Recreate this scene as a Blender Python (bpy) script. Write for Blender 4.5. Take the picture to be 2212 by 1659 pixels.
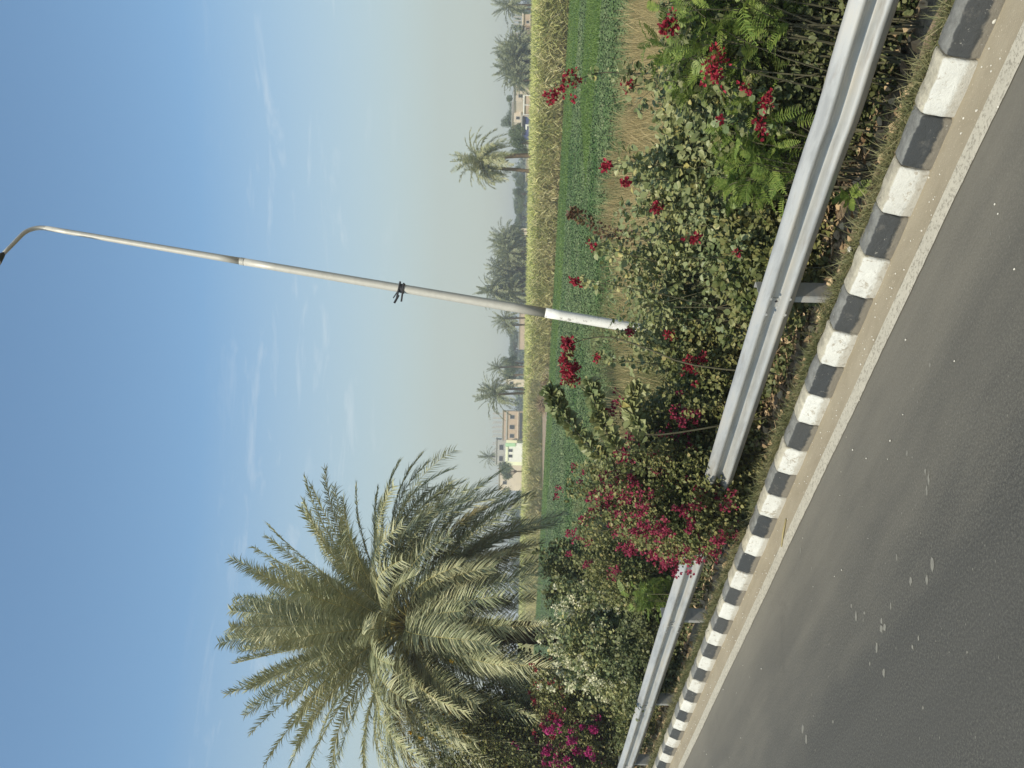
import bpy, math, random
import numpy as np
from mathutils import Vector
for o in list(bpy.data.objects): bpy.data.objects.remove(o)
SC = bpy.context.scene; COL = SC.collection
rng = np.random.default_rng(7); random.seed(7)
R = math.radians
# ---------------------------------------------------------------- camera
H_CAM = 2.7
FOC = 1805.0                       # focal length in px of a 2212 px wide picture
yaw, pitch, roll = R(42.0), R(0.76), R(1.23)
Fh = Vector((-math.cos(yaw), math.sin(yaw), 0)); Zup = Vector((0, 0, 1)); Hr = Fh.cross(Zup)
F = (Fh*math.cos(pitch) + Zup*math.sin(pitch)).normalized()
Up = Hr.cross(F).normalized()
RI = Hr*math.cos(roll) + Up*math.sin(roll)       # upright picture's right
UI = Up*math.cos(roll) - Hr*math.sin(roll)       # upright picture's up
CP = Vector((0, 0, H_CAM))
cd = bpy.data.cameras.new('camera'); cam = bpy.data.objects.new('camera', cd); COL.objects.link(cam)
cx, cy, cz = -UI, RI, -F                          # the phone was held sideways: world up points to the picture's left
from mathutils import Matrix
cam.matrix_world = Matrix(((cx.x, cy.x, cz.x, CP.x), (cx.y, cy.y, cz.y, CP.y), (cx.z, cy.z, cz.z, CP.z), (0, 0, 0, 1)))
cd.sensor_width = 36; cd.lens = 36*FOC/2212; cd.clip_start = 0.1; cd.clip_end = 6000
SC.camera = cam
# ---------------------------------------------------------------- light
SUN_EL, SUN_DIR = R(50), Vector((0.25, -0.968, 0)).normalized()
SUN_ROT = math.atan2(SUN_DIR.x, SUN_DIR.y)
w = bpy.data.worlds.new('World'); SC.world = w; w.use_nodes = True
nt = w.node_tree; nt.nodes.clear(); N = nt.nodes.new; L = nt.links.new
out = N('ShaderNodeOutputWorld'); bg = N('ShaderNodeBackground'); sky = N('ShaderNodeTexSky')
sky.sky_type = 'NISHITA'; sky.sun_disc = False; sky.sun_elevation = SUN_EL; sky.sun_rotation = SUN_ROT
sky.air_density = 1.2; sky.dust_density = 1.0; sky.ozone_density = 2.2; sky.altitude = 80
SKY_STRENGTH = 0.142
bg.inputs['Strength'].default_value = SKY_STRENGTH
tc = N('ShaderNodeTexCoord'); mp = N('ShaderNodeMapping'); mp.inputs['Scale'].default_value = (5.5, 5.5, 34)
L(tc.outputs['Generated'], mp.inputs['Vector'])
n1 = N('ShaderNodeTexNoise'); n1.inputs['Scale'].default_value = 1.7; n1.inputs['Detail'].default_value = 9; n1.inputs['Roughness'].default_value = .62
n1.inputs['Distortion'].default_value = .5
L(mp.outputs[0], n1.inputs['Vector'])
cr = N('ShaderNodeValToRGB'); cr.color_ramp.elements[0].position = .56; cr.color_ramp.elements[1].position = .70
L(n1.outputs['Fac'], cr.inputs[0])
sx = N('ShaderNodeSeparateXYZ'); L(tc.outputs['Generated'], sx.inputs[0])
band = N('ShaderNodeValToRGB'); be = band.color_ramp.elements
be[0].position = .12; be[0].color = (0, 0, 0, 1); be[1].position = .21; be[1].color = (1, 1, 1, 1)
e = be.new(.30); e.color = (.9, .9, .9, 1); e = be.new(.36); e.color = (.0, .0, .0, 1)
L(sx.outputs['Z'], band.inputs[0])
mu = N('ShaderNodeMath'); mu.operation = 'MULTIPLY'; L(cr.outputs[0], mu.inputs[0]); L(band.outputs[0], mu.inputs[1])
mu2 = N('ShaderNodeMath'); mu2.operation = 'MULTIPLY'; mu2.inputs[1].default_value = .26; L(mu.outputs[0], mu2.inputs[0])
mx = N('ShaderNodeMixRGB'); mx.inputs[2].default_value = (5.6, 6.0, 6.2, 1)
hz = N('ShaderNodeValToRGB'); he = hz.color_ramp.elements; he[0].position = .10; he[0].color = (.86, .86, .86, 1); he[1].position = .36; he[1].color = (0, 0, 0, 1)
L(sx.outputs['Z'], hz.inputs[0]); mh = N('ShaderNodeMixRGB'); mh.inputs[2].default_value = (3.55, 3.85, 3.55, 1)      # the pale dusty layer above the horizon
tn = N('ShaderNodeMixRGB'); tn.blend_type = 'MULTIPLY'; tn.inputs[0].default_value = 1; tn.inputs[2].default_value = (1.0, 1.12, 1.09, 1); L(sky.outputs[0], tn.inputs[1])
L(hz.outputs[0], mh.inputs[0]); L(tn.outputs[0], mh.inputs[1])
L(mu2.outputs[0], mx.inputs[0]); L(mh.outputs[0], mx.inputs[1]); L(mx.outputs[0], bg.inputs['Color']); L(bg.outputs[0], out.inputs[0])
sl = bpy.data.lights.new('sun', 'SUN'); sl.energy = 5.0; sl.angle = R(.53); sl.color = (1, .91, .74)
so = bpy.data.objects.new('sun', sl); COL.objects.link(so)
sdir = (SUN_DIR*math.cos(SUN_EL) + Zup*math.sin(SUN_EL)).normalized()
so.rotation_euler = sdir.to_track_quat('Z', 'Y').to_euler(); so.location = (0, -20, 30)
SC.view_settings.view_transform = 'Standard'; SC.view_settings.look = 'None'; SC.view_settings.gamma = 1
SC.view_settings.exposure = 0.0
# ---------------------------------------------------------------- helpers
CPn, Fn, RIn, UIn = [np.array(v) for v in (CP, F, RI, UI)]
def at(u, v, D):                                   # upright-picture position and depth -> a place in the world
    return CPn + D*(Fn + (u-829.5)/FOC*RIn - (v-1106)/FOC*UIn)
def depth(u, d):                                   # depth at which the line of sight in column u is d metres from the road axis
    a = math.atan((u-829.5)/FOC); return d/math.sin(yaw+a)*math.cos(a)
def m_of(D): return D/FOC                          # metres per px
GP = [(-60, 0), (4.98, 0), (5.0, .10), (5.12, .15), (5.24, .13), (5.33, -.03), (5.9, -.09), (8, -.12), (12, -.25), (17, -.7), (22, -1.0), (900, -1.0)]
def gz(y): return np.interp(y, [p[0] for p in GP], [p[1] for p in GP])
def tag(o, label=None, cat=None, group=None, kind=None):
    if label: o['label'] = label
    if cat: o['category'] = cat
    if group: o['group'] = group
    if kind: o['kind'] = kind
    return o
def empty(name, loc, label, cat, group=None):
    o = bpy.data.objects.new(name, None); o.empty_display_size = .2; COL.objects.link(o); o.location = Vector(loc)
    bpy.context.view_layer.update() if False else None
    return tag(o, label, cat, group)
def mesh_np(name, V, Q, mat, parent=None, smooth=False, world=True):
    """V (n,3); Q (m,k) faces of k corners, or a list of such arrays. World coordinates are moved into the parent's frame."""
    V = np.asarray(V, dtype=np.float32).reshape(-1, 3)
    if parent is not None and world: V = V - np.array(parent_world(parent), dtype=np.float32)
    Qs = Q if isinstance(Q, list) else [Q]
    Qs = [np.asarray(q, dtype=np.int32) for q in Qs if len(q)]
    me = bpy.data.meshes.new(name)
    me.vertices.add(len(V)); me.vertices.foreach_set('co', V.ravel())
    tot = np.concatenate([np.full(len(q), q.shape[1], dtype=np.int32) for q in Qs])
    loops = np.concatenate([q.ravel() for q in Qs])
    me.loops.add(len(loops)); me.loops.foreach_set('vertex_index', loops)
    me.polygons.add(len(tot)); st = np.concatenate([[0], np.cumsum(tot)[:-1]]).astype(np.int32)
    me.polygons.foreach_set('loop_start', st)
    me.polygons.foreach_set('use_smooth', (tot <= 4) & bool(smooth))
    me.update(calc_edges=True); me.validate()
    if mat: me.materials.append(mat)
    o = bpy.data.objects.new(name, me); COL.objects.link(o)
    if parent is not None: o.parent = parent
    return o
def parent_world(p):
    v = Vector(p.location); q = p.parent
    while q is not None: v += Vector(q.location); q = q.parent
    return v
def cat_mesh(parts):                               # join (V, Q) pieces
    Vs, Qd, off = [], {}, 0
    for V, Q in parts:
        V = np.asarray(V).reshape(-1, 3)
        for q in (Q if isinstance(Q, list) else [Q]):
            q = np.asarray(q)
            if len(q): Qd.setdefault(q.shape[1], []).append(q+off)
        Vs.append(V); off += len(V)
    return np.concatenate(Vs), [np.concatenate(v) for v in Qd.values()]
def unit(a): return a/np.maximum(np.linalg.norm(a, axis=-1, keepdims=True), 1e-9)
def rnd_dir(n): return unit(rng.normal(size=(n, 3)))
def box(c, s, rz=0.0, bev=0.0):
    c = np.array(c, float); x, y, z = np.array(s, float)/2
    if bev > 0:
        b = bev; P = []
        for (zz, k) in ((-z, b), (-z+b, 0), (z-b, 0), (z, b)):
            xx, yy = x-k, y-k
            P += [(-xx+ (b-k), -yy, zz), (xx-(b-k), -yy, zz), (xx, -yy+(b-k), zz), (xx, yy-(b-k), zz), (xx-(b-k), yy, zz), (-xx+(b-k), yy, zz), (-xx, yy-(b-k), zz), (-xx, -yy+(b-k), zz)]
        V = np.array(P); q = [[8*r+i, 8*r+(i+1) % 8, 8*r+8+(i+1) % 8, 8*r+8+i] for r in range(3) for i in range(8)]
        Q = [np.array(q), np.array([list(range(7, -1, -1)), list(range(24, 32))])]
    else:
        V = np.array([(sx_*x, sy_*y, sz_*z) for sz_ in (-1, 1) for sx_, sy_ in ((-1, -1), (1, -1), (1, 1), (-1, 1))])
        Q = [np.array([(3, 2, 1, 0), (4, 5, 6, 7), (0, 1, 5, 4), (1, 2, 6, 5), (2, 3, 7, 6), (3, 0, 4, 7)])]
    ca, sa = math.cos(rz), math.sin(rz)
    V = V @ np.array([[ca, sa, 0], [-sa, ca, 0], [0, 0, 1]])
    return V + c, Q
def tubes(P, Rr, sides=3):
    """P (S,K,3) polylines, Rr (S,K) or (K,) radii -> open tubes"""
    P = np.asarray(P, float); S, K, _ = P.shape
    T = unit(np.gradient(P, axis=1)); nrm = np.cross(T[:, 0], T[:, -1]); ln_ = np.linalg.norm(nrm, axis=1, keepdims=True)
    fb = np.where(np.abs(T[:, K//2, 2:3]) > .8, np.array([1., 0, 0]), np.array([0, 0, 1.]))
    ref = np.broadcast_to(np.where(ln_ > .15, nrm/np.maximum(ln_, 1e-9), fb)[:, None, :], T.shape)
    A = unit(np.cross(T, ref)); B = np.cross(T, A)
    Rr = np.broadcast_to(np.asarray(Rr, float), (S, K))
    ang = np.arange(sides)/sides*2*np.pi
    V = P[:, :, None, :] + Rr[:, :, None, None]*(np.cos(ang)[None, None, :, None]*A[:, :, None, :] + np.sin(ang)[None, None, :, None]*B[:, :, None, :])
    idx = np.arange(S*K*sides).reshape(S, K, sides)
    a = idx[:, :-1, :]; b = idx[:, 1:, :]
    q = np.stack([a, np.roll(a, -1, 2), np.roll(b, -1, 2), b], -1).reshape(-1, 4)
    caps = []
    if sides > 3: caps = [idx[:, 0, ::-1].reshape(-1, sides), idx[:, -1, :].reshape(-1, sides)]
    return V.reshape(-1, 3), [q]+caps
def strips(P0, T, Ln, W, droop, side=None, seg=3, prof=None):
    """narrow blades: quadratic droop"""
    n = len(P0); Ln = np.broadcast_to(Ln, (n,)); W = np.broadcast_to(W, (n,)); droop = np.broadcast_to(droop, (n,))
    t = np.linspace(0, 1, seg+1)
    P = P0[:, None, :] + T[:, None, :]*(Ln[:, None]*t)[:, :, None]
    P[:, :, 2] -= (droop*Ln)[:, None]*t**2
    if side is None: side = unit(np.cross(T, rnd_dir(n)))
    if prof is None: prof = np.interp(t, [0, .35, 1], [.75, 1, .06])
    o = side[:, None, :]*(W[:, None]*prof/2)[:, :, None]
    V = np.stack([P-o, P+o], 2).reshape(-1, 3)
    idx = np.arange(n*(seg+1)*2).reshape(n, seg+1, 2)
    q = np.stack([idx[:, :-1, 0], idx[:, :-1, 1], idx[:, 1:, 1], idx[:, 1:, 0]], -1).reshape(-1, 4)
    return V, [q]
LEAF_T = np.array([(0, 0, 0), (.25, .40, .10), (.65, .36, .10), (1, 0, -.06), (.65, -.36, .10), (.25, -.40, .10)])
NARROW_T = np.array([(0, 0, 0), (.3, .2, .06), (.7, .17, .06), (1, 0, -.05), (.7, -.17, .06), (.3, -.2, .06)])
BRACT_T = np.array([(0, 0, 0), (.35, .40, .2), (.75, .30, .22), (1, 0, .05), (.75, -.30, .22), (.35, -.40, .2)])
def leaves(P, A, Nn, size, T=LEAF_T):
    """leaf faces at P, axis A, normal Nn"""
    n = len(P); A = unit(A); B = unit(np.cross(Nn, A)); C = np.cross(A, B); size = np.broadcast_to(size, (n,))
    V = P[:, None, :] + size[:, None, None]*(T[None, :, 0:1]*A[:, None, :] + T[None, :, 1:2]*B[:, None, :] + T[None, :, 2:3]*C[:, None, :])
    b = np.arange(n)[:, None]*6
    q = np.concatenate([b+np.array([[0, 1, 2, 3]]), b+np.array([[0, 3, 4, 5]])], 0)
    return V.reshape(-1, 3), [q]
def snoise(P, f, seed=0):                          # cheap smooth noise in -1..1
    r = np.random.default_rng(seed+11); s = np.zeros(len(P))
    for i in range(6):
        k = r.normal(size=3)*f*(1+.5*i); s += np.sin(P@k + r.uniform(0, 6.28))/(1+.4*i)
    return s/2.2
# ---------------------------------------------------------------- materials
def mat(name):
    m = bpy.data.materials.new(name); m.use_nodes = True; t = m.node_tree
    return m, t, t.nodes['Principled BSDF'], t.nodes.new, t.links.new
def ramp(t, fac, cols):
    c = t.nodes.new('ShaderNodeValToRGB'); el = c.color_ramp.elements
    for i, (p, col) in enumerate(cols):
        e = el[i] if i < 2 else el.new(p)
        e.position = p; e.color = (*col, 1)
    t.links.new(fac, c.inputs[0]); return c.outputs[0]
def noise(t, scale, detail=5, rough=.6, vec=None, coord='Object', stretch=None, dist=0):
    tc = t.nodes.new('ShaderNodeTexCoord'); v = tc.outputs[coord]
    if stretch:
        m = t.nodes.new('ShaderNodeMapping'); m.inputs['Scale'].default_value = stretch; t.links.new(v, m.inputs[0]); v = m.outputs[0]
    n = t.nodes.new('ShaderNodeTexNoise'); n.inputs['Scale'].default_value = scale; n.inputs['Detail'].default_value = detail
    n.inputs['Roughness'].default_value = rough; n.inputs['Distortion'].default_value = dist
    t.links.new(v, n.inputs['Vector']); return n.outputs['Fac']
def bump(t, b, h, dist=.02, strength=.5):
    n = t.nodes.new('ShaderNodeBump'); n.inputs['Distance'].default_value = dist; n.inputs['Strength'].default_value = strength
    t.links.new(h, n.inputs['Height']); t.links.new(n.outputs[0], b.inputs['Normal'])
def mixc(t, f, a, b):
    m = t.nodes.new('ShaderNodeMixRGB')
    for i, x in ((0, f), (1, a), (2, b)):
        if isinstance(x, (int, float)): m.inputs[i].default_value = x
        elif isinstance(x, tuple): m.inputs[i].default_value = (*x, 1)
        else: t.links.new(x, m.inputs[i])
    return m.outputs[0]
def leafmat(name, cols, trans=.25, rough=.5, big=1.5, spec=.35):
    """per-leaf colour by mesh island, a little light through the blade"""
    m, t, b, N, L = mat(name)
    g = N('ShaderNodeNewGeometry'); c = ramp(t, g.outputs['Random Per Island'], cols)
    n = noise(t, big, 3); c2 = mixc(t, .35, c, ramp(t, n, [(.35, cols[0][1]), (.65, cols[-1][1])]))
    L(c2, b.inputs['Base Color']); b.inputs['Roughness'].default_value = rough
    b.inputs['Specular IOR Level'].default_value = spec
    tr = N('ShaderNodeBsdfTranslucent'); L(c2, tr.inputs['Color']); mxs = N('ShaderNodeMixShader'); mxs.inputs[0].default_value = trans
    L(b.outputs[0], mxs.inputs[1]); L(tr.outputs[0], mxs.inputs[2]); L(mxs.outputs[0], t.nodes['Material Output'].inputs['Surface'])
    return m
def plain(name, col, rough=.7, metal=0, var=.15, scale=6, bm=0):
    m, t, b, N, L = mat(name); n = noise(t, scale, 8, .7)
    c = ramp(t, n, [(.3, tuple(x*(1-var) for x in col)), (.7, tuple(min(1, x*(1+var)) for x in col))])
    L(c, b.inputs['Base Color']); b.inputs['Roughness'].default_value = rough; b.inputs['Metallic'].default_value = metal
    if bm: bump(t, b, n, bm, .6)
    return m
M = {}
M['leaf_round'] = leafmat('leaf_round', [(0, (.085, .13, .05)), (.35, (.155, .205, .095)), (.7, (.24, .285, .15)), (.93, (.31, .34, .18)), (1, (.42, .36, .12))], .22, .45)
M['leaf_small'] = leafmat('leaf_small', [(0, (.06, .085, .025)), (.5, (.125, .155, .05)), (.85, (.22, .235, .085)), (1, (.32, .27, .11))], .22, .5)
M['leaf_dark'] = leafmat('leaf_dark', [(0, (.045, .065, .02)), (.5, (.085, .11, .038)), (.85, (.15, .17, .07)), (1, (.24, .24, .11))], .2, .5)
M['leaf_feather'] = leafmat('leaf_feather', [(0, (.10, .17, .035)), (.6, (.19, .27, .06)), (1, (.30, .36, .09))], .35, .5)
M['leaf_red'] = leafmat('leaf_red', [(0, (.07, .03, .025)), (.5, (.14, .06, .04)), (1, (.17, .14, .06))], .2, .5)
M['bract_red'] = leafmat('bract_red', [(0, (.14, .006, .016)), (.6, (.27, .012, .03)), (1, (.40, .035, .06))], .3, .6)
M['bract_pink'] = leafmat('bract_pink', [(0, (.17, .010, .035)), (.6, (.28, .022, .065)), (1, (.42, .07, .12))], .35, .6)
M['bract_magenta'] = leafmat('bract_magenta', [(0, (.28, .01, .10)), (.6, (.45, .02, .17)), (1, (.55, .06, .24))], .35, .6)
M['bract_white'] = leafmat('bract_white', [(0, (.52, .53, .32)), (.6, (.70, .68, .46)), (1, (.84, .80, .62))], .3, .6)
M['petal_yellow'] = leafmat('petal_yellow', [(0, (.62, .38, .02)), (1, (.80, .58, .05))], .3, .6)
M['twig'] = plain('twig', (.085, .08, .045), .9, 0, .3, 8)
M['dry_grass'] = leafmat('dry_grass', [(0, (.14, .125, .05)), (.5, (.36, .30, .14)), (1, (.58, .47, .25))], .2, .7, .5)
M['olive_grass'] = leafmat('olive_grass', [(0, (.12, .13, .05)), (.5, (.21, .22, .09)), (1, (.33, .31, .14))], .25, .6, .5)
M['verge_grass'] = leafmat('verge_grass', [(0, (.07, .09, .035)), (.5, (.14, .16, .06)), (1, (.32, .28, .15))], .25, .6, 1)
M['litter'] = leafmat('litter', [(0, (.10, .06, .03)), (.5, (.30, .20, .11)), (.8, (.52, .38, .22)), (1, (.68, .54, .34))], .1, .8, 1)
M['cane'] = leafmat('cane', [(0, (.30, .36, .08)), (.4, (.46, .49, .12)), (.8, (.58, .57, .19)), (1, (.70, .64, .35))], .25, .55, .12)
M['cane_low'] = leafmat('cane_low', [(0, (.30, .34, .10)), (.5, (.50, .49, .19)), (.85, (.64, .58, .30)), (1, (.74, .64, .42))], .4, .6, .2)
M['crop'] = leafmat('crop', [(0, (.045, .095, .028)), (.6, (.08, .145, .048)), (.92, (.135, .205, .08)), (1, (.27, .30, .17))], .15, .8, .15, .1)
M['fodder'] = leafmat('fodder', [(0, (.07, .14, .03)), (.6, (.115, .20, .04)), (1, (.20, .28, .06))], .3, .5, .12)
M['palm_leaf'] = leafmat('palm_leaf', [(0, (.19, .22, .11)), (.5, (.32, .345, .19)), (.85, (.43, .43, .25)), (1, (.53, .49, .29))], .15, .5, .6, .4)
M['palm_old'] = leafmat('palm_old', [(0, (.22, .21, .09)), (.5, (.38, .34, .16)), (1, (.52, .44, .25))], .15, .55, .6)
M['rachis'] = plain('rachis', (.42, .36, .13), .5, 0, .2, 3)
M['far_leaf'] = leafmat('far_leaf', [(0, (.06, .09, .04)), (.5, (.10, .14, .06)), (1, (.17, .20, .09))], .15, .6, .2)
M['far_palm'] = leafmat('far_palm', [(0, (.12, .145, .07)), (1, (.26, .27, .15))], .12, .5, .2)
# ground
m, t, b, N, L = mat('soil'); M['soil'] = m
c = ramp(t, noise(t, 1.3, 8, .65), [(.3, (.13, .10, .06)), (.5, (.23, .175, .11)), (.72, (.36, .28, .19))])
c = mixc(t, ramp(t, noise(t, 22, 6, .7), [(.45, (0, 0, 0)), (.6, (.6, .6, .6))]), c, (.40, .31, .21))
L(c, b.inputs['Base Color']); b.inputs['Roughness'].default_value = .95; bump(t, b, noise(t, 30, 8, .7), .04, .8)
# asphalt: dusty beside the kerb, with wear along the wheel paths
m, t, b, N, L = mat('asphalt'); M['asphalt'] = m
tc = N('ShaderNodeTexCoord'); sp = N('ShaderNodeSeparateXYZ'); L(tc.outputs['Object'], sp.inputs[0])
base = ramp(t, noise(t, 60, 8, .8), [(.36, (.025, .025, .022)), (.5, (.062, .061, .053)), (.66, (.15, .145, .12))])
base = mixc(t, ramp(t, noise(t, 1.6, 5, .6, stretch=(.22, 1, 1)), [(.35, (.0, .0, .0)), (.7, (.34, .34, .34))]), base, (.085, .083, .072))
mr = N('ShaderNodeMapRange'); mr.inputs['From Min'].default_value = 2.0; mr.inputs['From Max'].default_value = 4.9; L(sp.outputs['Y'], mr.inputs['Value'])
nz = N('ShaderNodeMath'); nz.operation = 'MULTIPLY_ADD'; L(noise(t, 2.2, 7, .65, stretch=(.3, 1, 1)), nz.inputs[0]); nz.inputs[1].default_value = .7; nz.inputs[2].default_value = -.35
ad = N('ShaderNodeMath'); ad.operation = 'ADD'; L(mr.outputs[0], ad.inputs[0]); L(nz.outputs[0], ad.inputs[1])
dust = ramp(t, ad.outputs[0], [(.25, (0, 0, 0)), (1, (.66, .66, .66))])
c = mixc(t, dust, base, (.24, .22, .17))
c = mixc(t, ramp(t, noise(t, 1.1, 8, .75, dist=1.2), [(.60, (0, 0, 0)), (.72, (.3, .3, .3))]), c, (.05, .048, .042))
c = mixc(t, ramp(t, noise(t, 240, 3, .6), [(.66, (0, 0, 0)), (.72, (.5, .5, .5))]), c, (.34, .32, .27))
c = mixc(t, ramp(t, noise(t, .8, 4, .6, stretch=(.06, 2.2, 1)), [(.45, (0, 0, 0)), (.65, (.22, .22, .22))]), c, (.045, .045, .04))
L(c, b.inputs['Base Color']); b.inputs['Roughness'].default_value = .85; bump(t, b, noise(t, 130, 5, .8), .006, .9)
# sandy gutter
m, t, b, N, L = mat('sand'); M['sand'] = m
c = ramp(t, noise(t, 4, 8, .7, stretch=(.4, 1, 1)), [(.3, (.235, .20, .135)), (.7, (.32, .28, .20))])
c = mixc(t, ramp(t, noise(t, 60, 4), [(.64, (0, 0, 0)), (.70, (1, 1, 1))]), c, (.50, .44, .34))
L(c, b.inputs['Base Color']); b.inputs['Roughness'].default_value = .95; bump(t, b, noise(t, 80, 6, .7), .008, .7)
# worn road paint
def wornpaint(name, paint, under, thr, sc=18, rough=.7, dirt=None, gloss_bump=.004):
    m, t, b, N, L = mat(name)
    chips = ramp(t, noise(t, sc, 9, .78), [(thr, (1, 1, 1)), (thr+.05, (0, 0, 0))])
    pc = ramp(t, noise(t, 5, 6, .65), [(.3, tuple(x*.86 for x in paint)), (.7, paint)])
    if dirt:
        pc = mixc(t, ramp(t, noise(t, 9, 7, .7, stretch=(1, 1, 1.6)), [(.42, (0, 0, 0)), (.75, (.75, .75, .75))]), pc, dirt)
    L(mixc(t, chips, pc, under), b.inputs['Base Color']); b.inputs['Roughness'].default_value = rough
    bump(t, b, noise(t, 40, 8, .7), gloss_bump, .9); return m
M['line_paint'] = wornpaint('line_paint', (.46, .43, .345), (.25, .23, .18), .43, 40)
def kerbpaint(name, front, top, under, thr):
    m, t, b, N, L = mat(name)
    g = N('ShaderNodeNewGeometry'); sp = N('ShaderNodeSeparateXYZ'); tc = N('ShaderNodeTexCoord'); L(tc.outputs['Object'], sp.inputs[0])
    oi = N('ShaderNodeObjectInfo'); addv = N('ShaderNodeVectorMath'); addv.operation = 'ADD'
    sc = N('ShaderNodeVectorMath'); sc.operation = 'SCALE'; cmb = N('ShaderNodeCombineXYZ')
    for i in range(3): L(oi.outputs['Random'], cmb.inputs[i])
    L(cmb.outputs[0], sc.inputs[0]); sc.inputs['Scale'].default_value = 37; L(tc.outputs['Object'], addv.inputs[0]); L(sc.outputs[0], addv.inputs[1])
    def nn(s, d, r):
        n = N('ShaderNodeTexNoise'); n.inputs['Scale'].default_value = s; n.inputs['Detail'].default_value = d; n.inputs['Roughness'].default_value = r
        L(addv.outputs[0], n.inputs['Vector']); return n.outputs['Fac']
    # the walked-on and older paint of the top face starts at a height on the stone (wobbly paint edge)
    k = N('ShaderNodeMath'); k.operation = 'MULTIPLY_ADD'; L(nn(14, 4, .6), k.inputs[0]); k.inputs[1].default_value = .03; L(sp.outputs['Y'], k.inputs[2])
    topm = ramp(t, k.outputs[0], [(.064, (0, 0, 0)), (.069, (1, 1, 1))])
    pc = mixc(t, topm, ramp(t, nn(7, 6, .65), [(.3, tuple(x*.85 for x in front)), (.65, front)]), ramp(t, nn(11, 7, .7), [(.38, tuple(x*.6 for x in top)), (.62, top)]))
    # splashed dirt low on the face
    lo = N('ShaderNodeMath'); lo.operation = 'MULTIPLY_ADD'; L(nn(10, 5, .7), lo.inputs[0]); lo.inputs[1].default_value = -.10; L(sp.outputs['Z'], lo.inputs[2])
    pc = mixc(t, ramp(t, lo.outputs[0], [(-.04, (.5, .5, .5)), (.02, (0, 0, 0))]), pc, (.34, .30, .23))
    chips = ramp(t, nn(15, 10, .8), [(thr, (1, 1, 1)), (thr+.03, (0, 0, 0))])
    L(mixc(t, chips, pc, under), b.inputs['Base Color']); b.inputs['Roughness'].default_value = .72
    dk = t.nodes.new('ShaderNodeMapRange'); dk.inputs['To Min'].default_value = .0; dk.inputs['To Max'].default_value = .28 if front[0] > .3 else .07; L(oi.outputs['Random'], dk.inputs['Value'])
    sm = mixc(t, dk.outputs[0], mixc(t, chips, pc, under), (.30, .27, .21))
    streak = ramp(t, nn(6, 9, .8), [(.56, (0, 0, 0)), (.64, (.35, .35, .35))]); L(mixc(t, streak, sm, (.16, .15, .13)), b.inputs['Base Color'])
    bump(t, b, nn(30, 9, .75), .014, 1.0); return m
M['kerb_white'] = kerbpaint('kerb_white', (.64, .65, .61), (.52, .49, .38), (.36, .33, .27), .41)
M['kerb_black'] = kerbpaint('kerb_black', (.028, .033, .036), (.21, .215, .20), (.34, .33, .29), .35)
# galvanised steel
m, t, b, N, L = mat('galvanised'); M['galv'] = m
n = noise(t, 3, 7, .65, stretch=(.5, 1, 3)); L(ramp(t, n, [(.32, (.27, .28, .28)), (.5, (.39, .40, .39)), (.7, (.47, .45, .40))]), b.inputs['Base Color'])
dm = mixc(t, ramp(t, noise(t, 7, 9, .75, stretch=(.25, 1, 3)), [(.55, (0, 0, 0)), (.68, (.55, .55, .55))]), ramp(t, n, [(.32, (.27, .28, .28)), (.5, (.39, .40, .39)), (.7, (.47, .45, .40))]), (.24, .21, .17)); L(dm, b.inputs['Base Color'])
b.inputs['Metallic'].default_value = .35; L(ramp(t, n, [(.3, (.55, .55, .55)), (.7, (.42, .42, .42))]), b.inputs['Roughness'])
M['pole_grey'] = plain('pole_grey', (.47, .46, .41), .5, .15, .09, 9)
M['pole_white'] = wornpaint('pole_white', (.74, .74, .70), (.34, .33, .30), .40, 7)
M['black_metal'] = plain('black_metal', (.03, .03, .032), .5, .2)
M['lamp_glass'] = plain('lamp_glass', (.5, .5, .48), .2, 0)
M['stone'] = plain('stone', (.55, .53, .46), .8, 0, .2, 20)
# ---------------------------------------------------------------- setting
def sheet(name, xs, ys, zfun, m, kind='structure', smooth=True, jitter=0.0):
    X, Y = np.meshgrid(xs, ys, indexing='ij'); Z = zfun(X, Y)
    if jitter: Z = Z + snoise(np.stack([X.ravel(), Y.ravel(), 0*X.ravel()], 1), 2.0, 5).reshape(X.shape)*jitter
    V = np.stack([X, Y, Z], -1).reshape(-1, 3); i = np.arange(len(xs)*len(ys)).reshape(len(xs), len(ys))
    q = np.stack([i[:-1, :-1], i[1:, :-1], i[1:, 1:], i[:-1, 1:]], -1).reshape(-1, 4)
    o = mesh_np(name, V, q, m, smooth=smooth); return tag(o, kind=kind) if kind else o
gx = np.concatenate([[-900, -400, -150, -80], np.arange(-45, 8.01, .35), [20, 60, 200, 600, 900]])
gy = np.concatenate([[4.98, 5.0, 5.06, 5.12, 5.18, 5.24, 5.28, 5.33, 5.42, 5.5, 5.7, 5.9], np.arange(6.2, 27, .4), [30, 40, 60, 90, 150, 300, 600, 900]])
def gfun(X, Y):
    Z = gz(Y); P = np.stack([X.ravel(), Y.ravel(), 0*X.ravel()], 1)
    n = (snoise(P, 1.2, 3)*.05 + snoise(P, 4, 4)*.02).reshape(X.shape)
    return Z + n*np.clip((Y-5.1)/.5, 0, 1)*(Y < 28)
sheet('ground', gx, gy, gfun, M['soil'])
sheet('ground_far_side', np.array([-900., -100, 100, 900]), np.array([-900., -100, -9.2]), lambda X, Y: 0*X-.12, M['soil'])
sheet('road', np.arange(-900, 901, 20.), np.array([-9.5, 0, 4.95]), lambda X, Y: 0*X, M['asphalt'], smooth=False)
xs = np.arange(-60, 12, .12)
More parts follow.
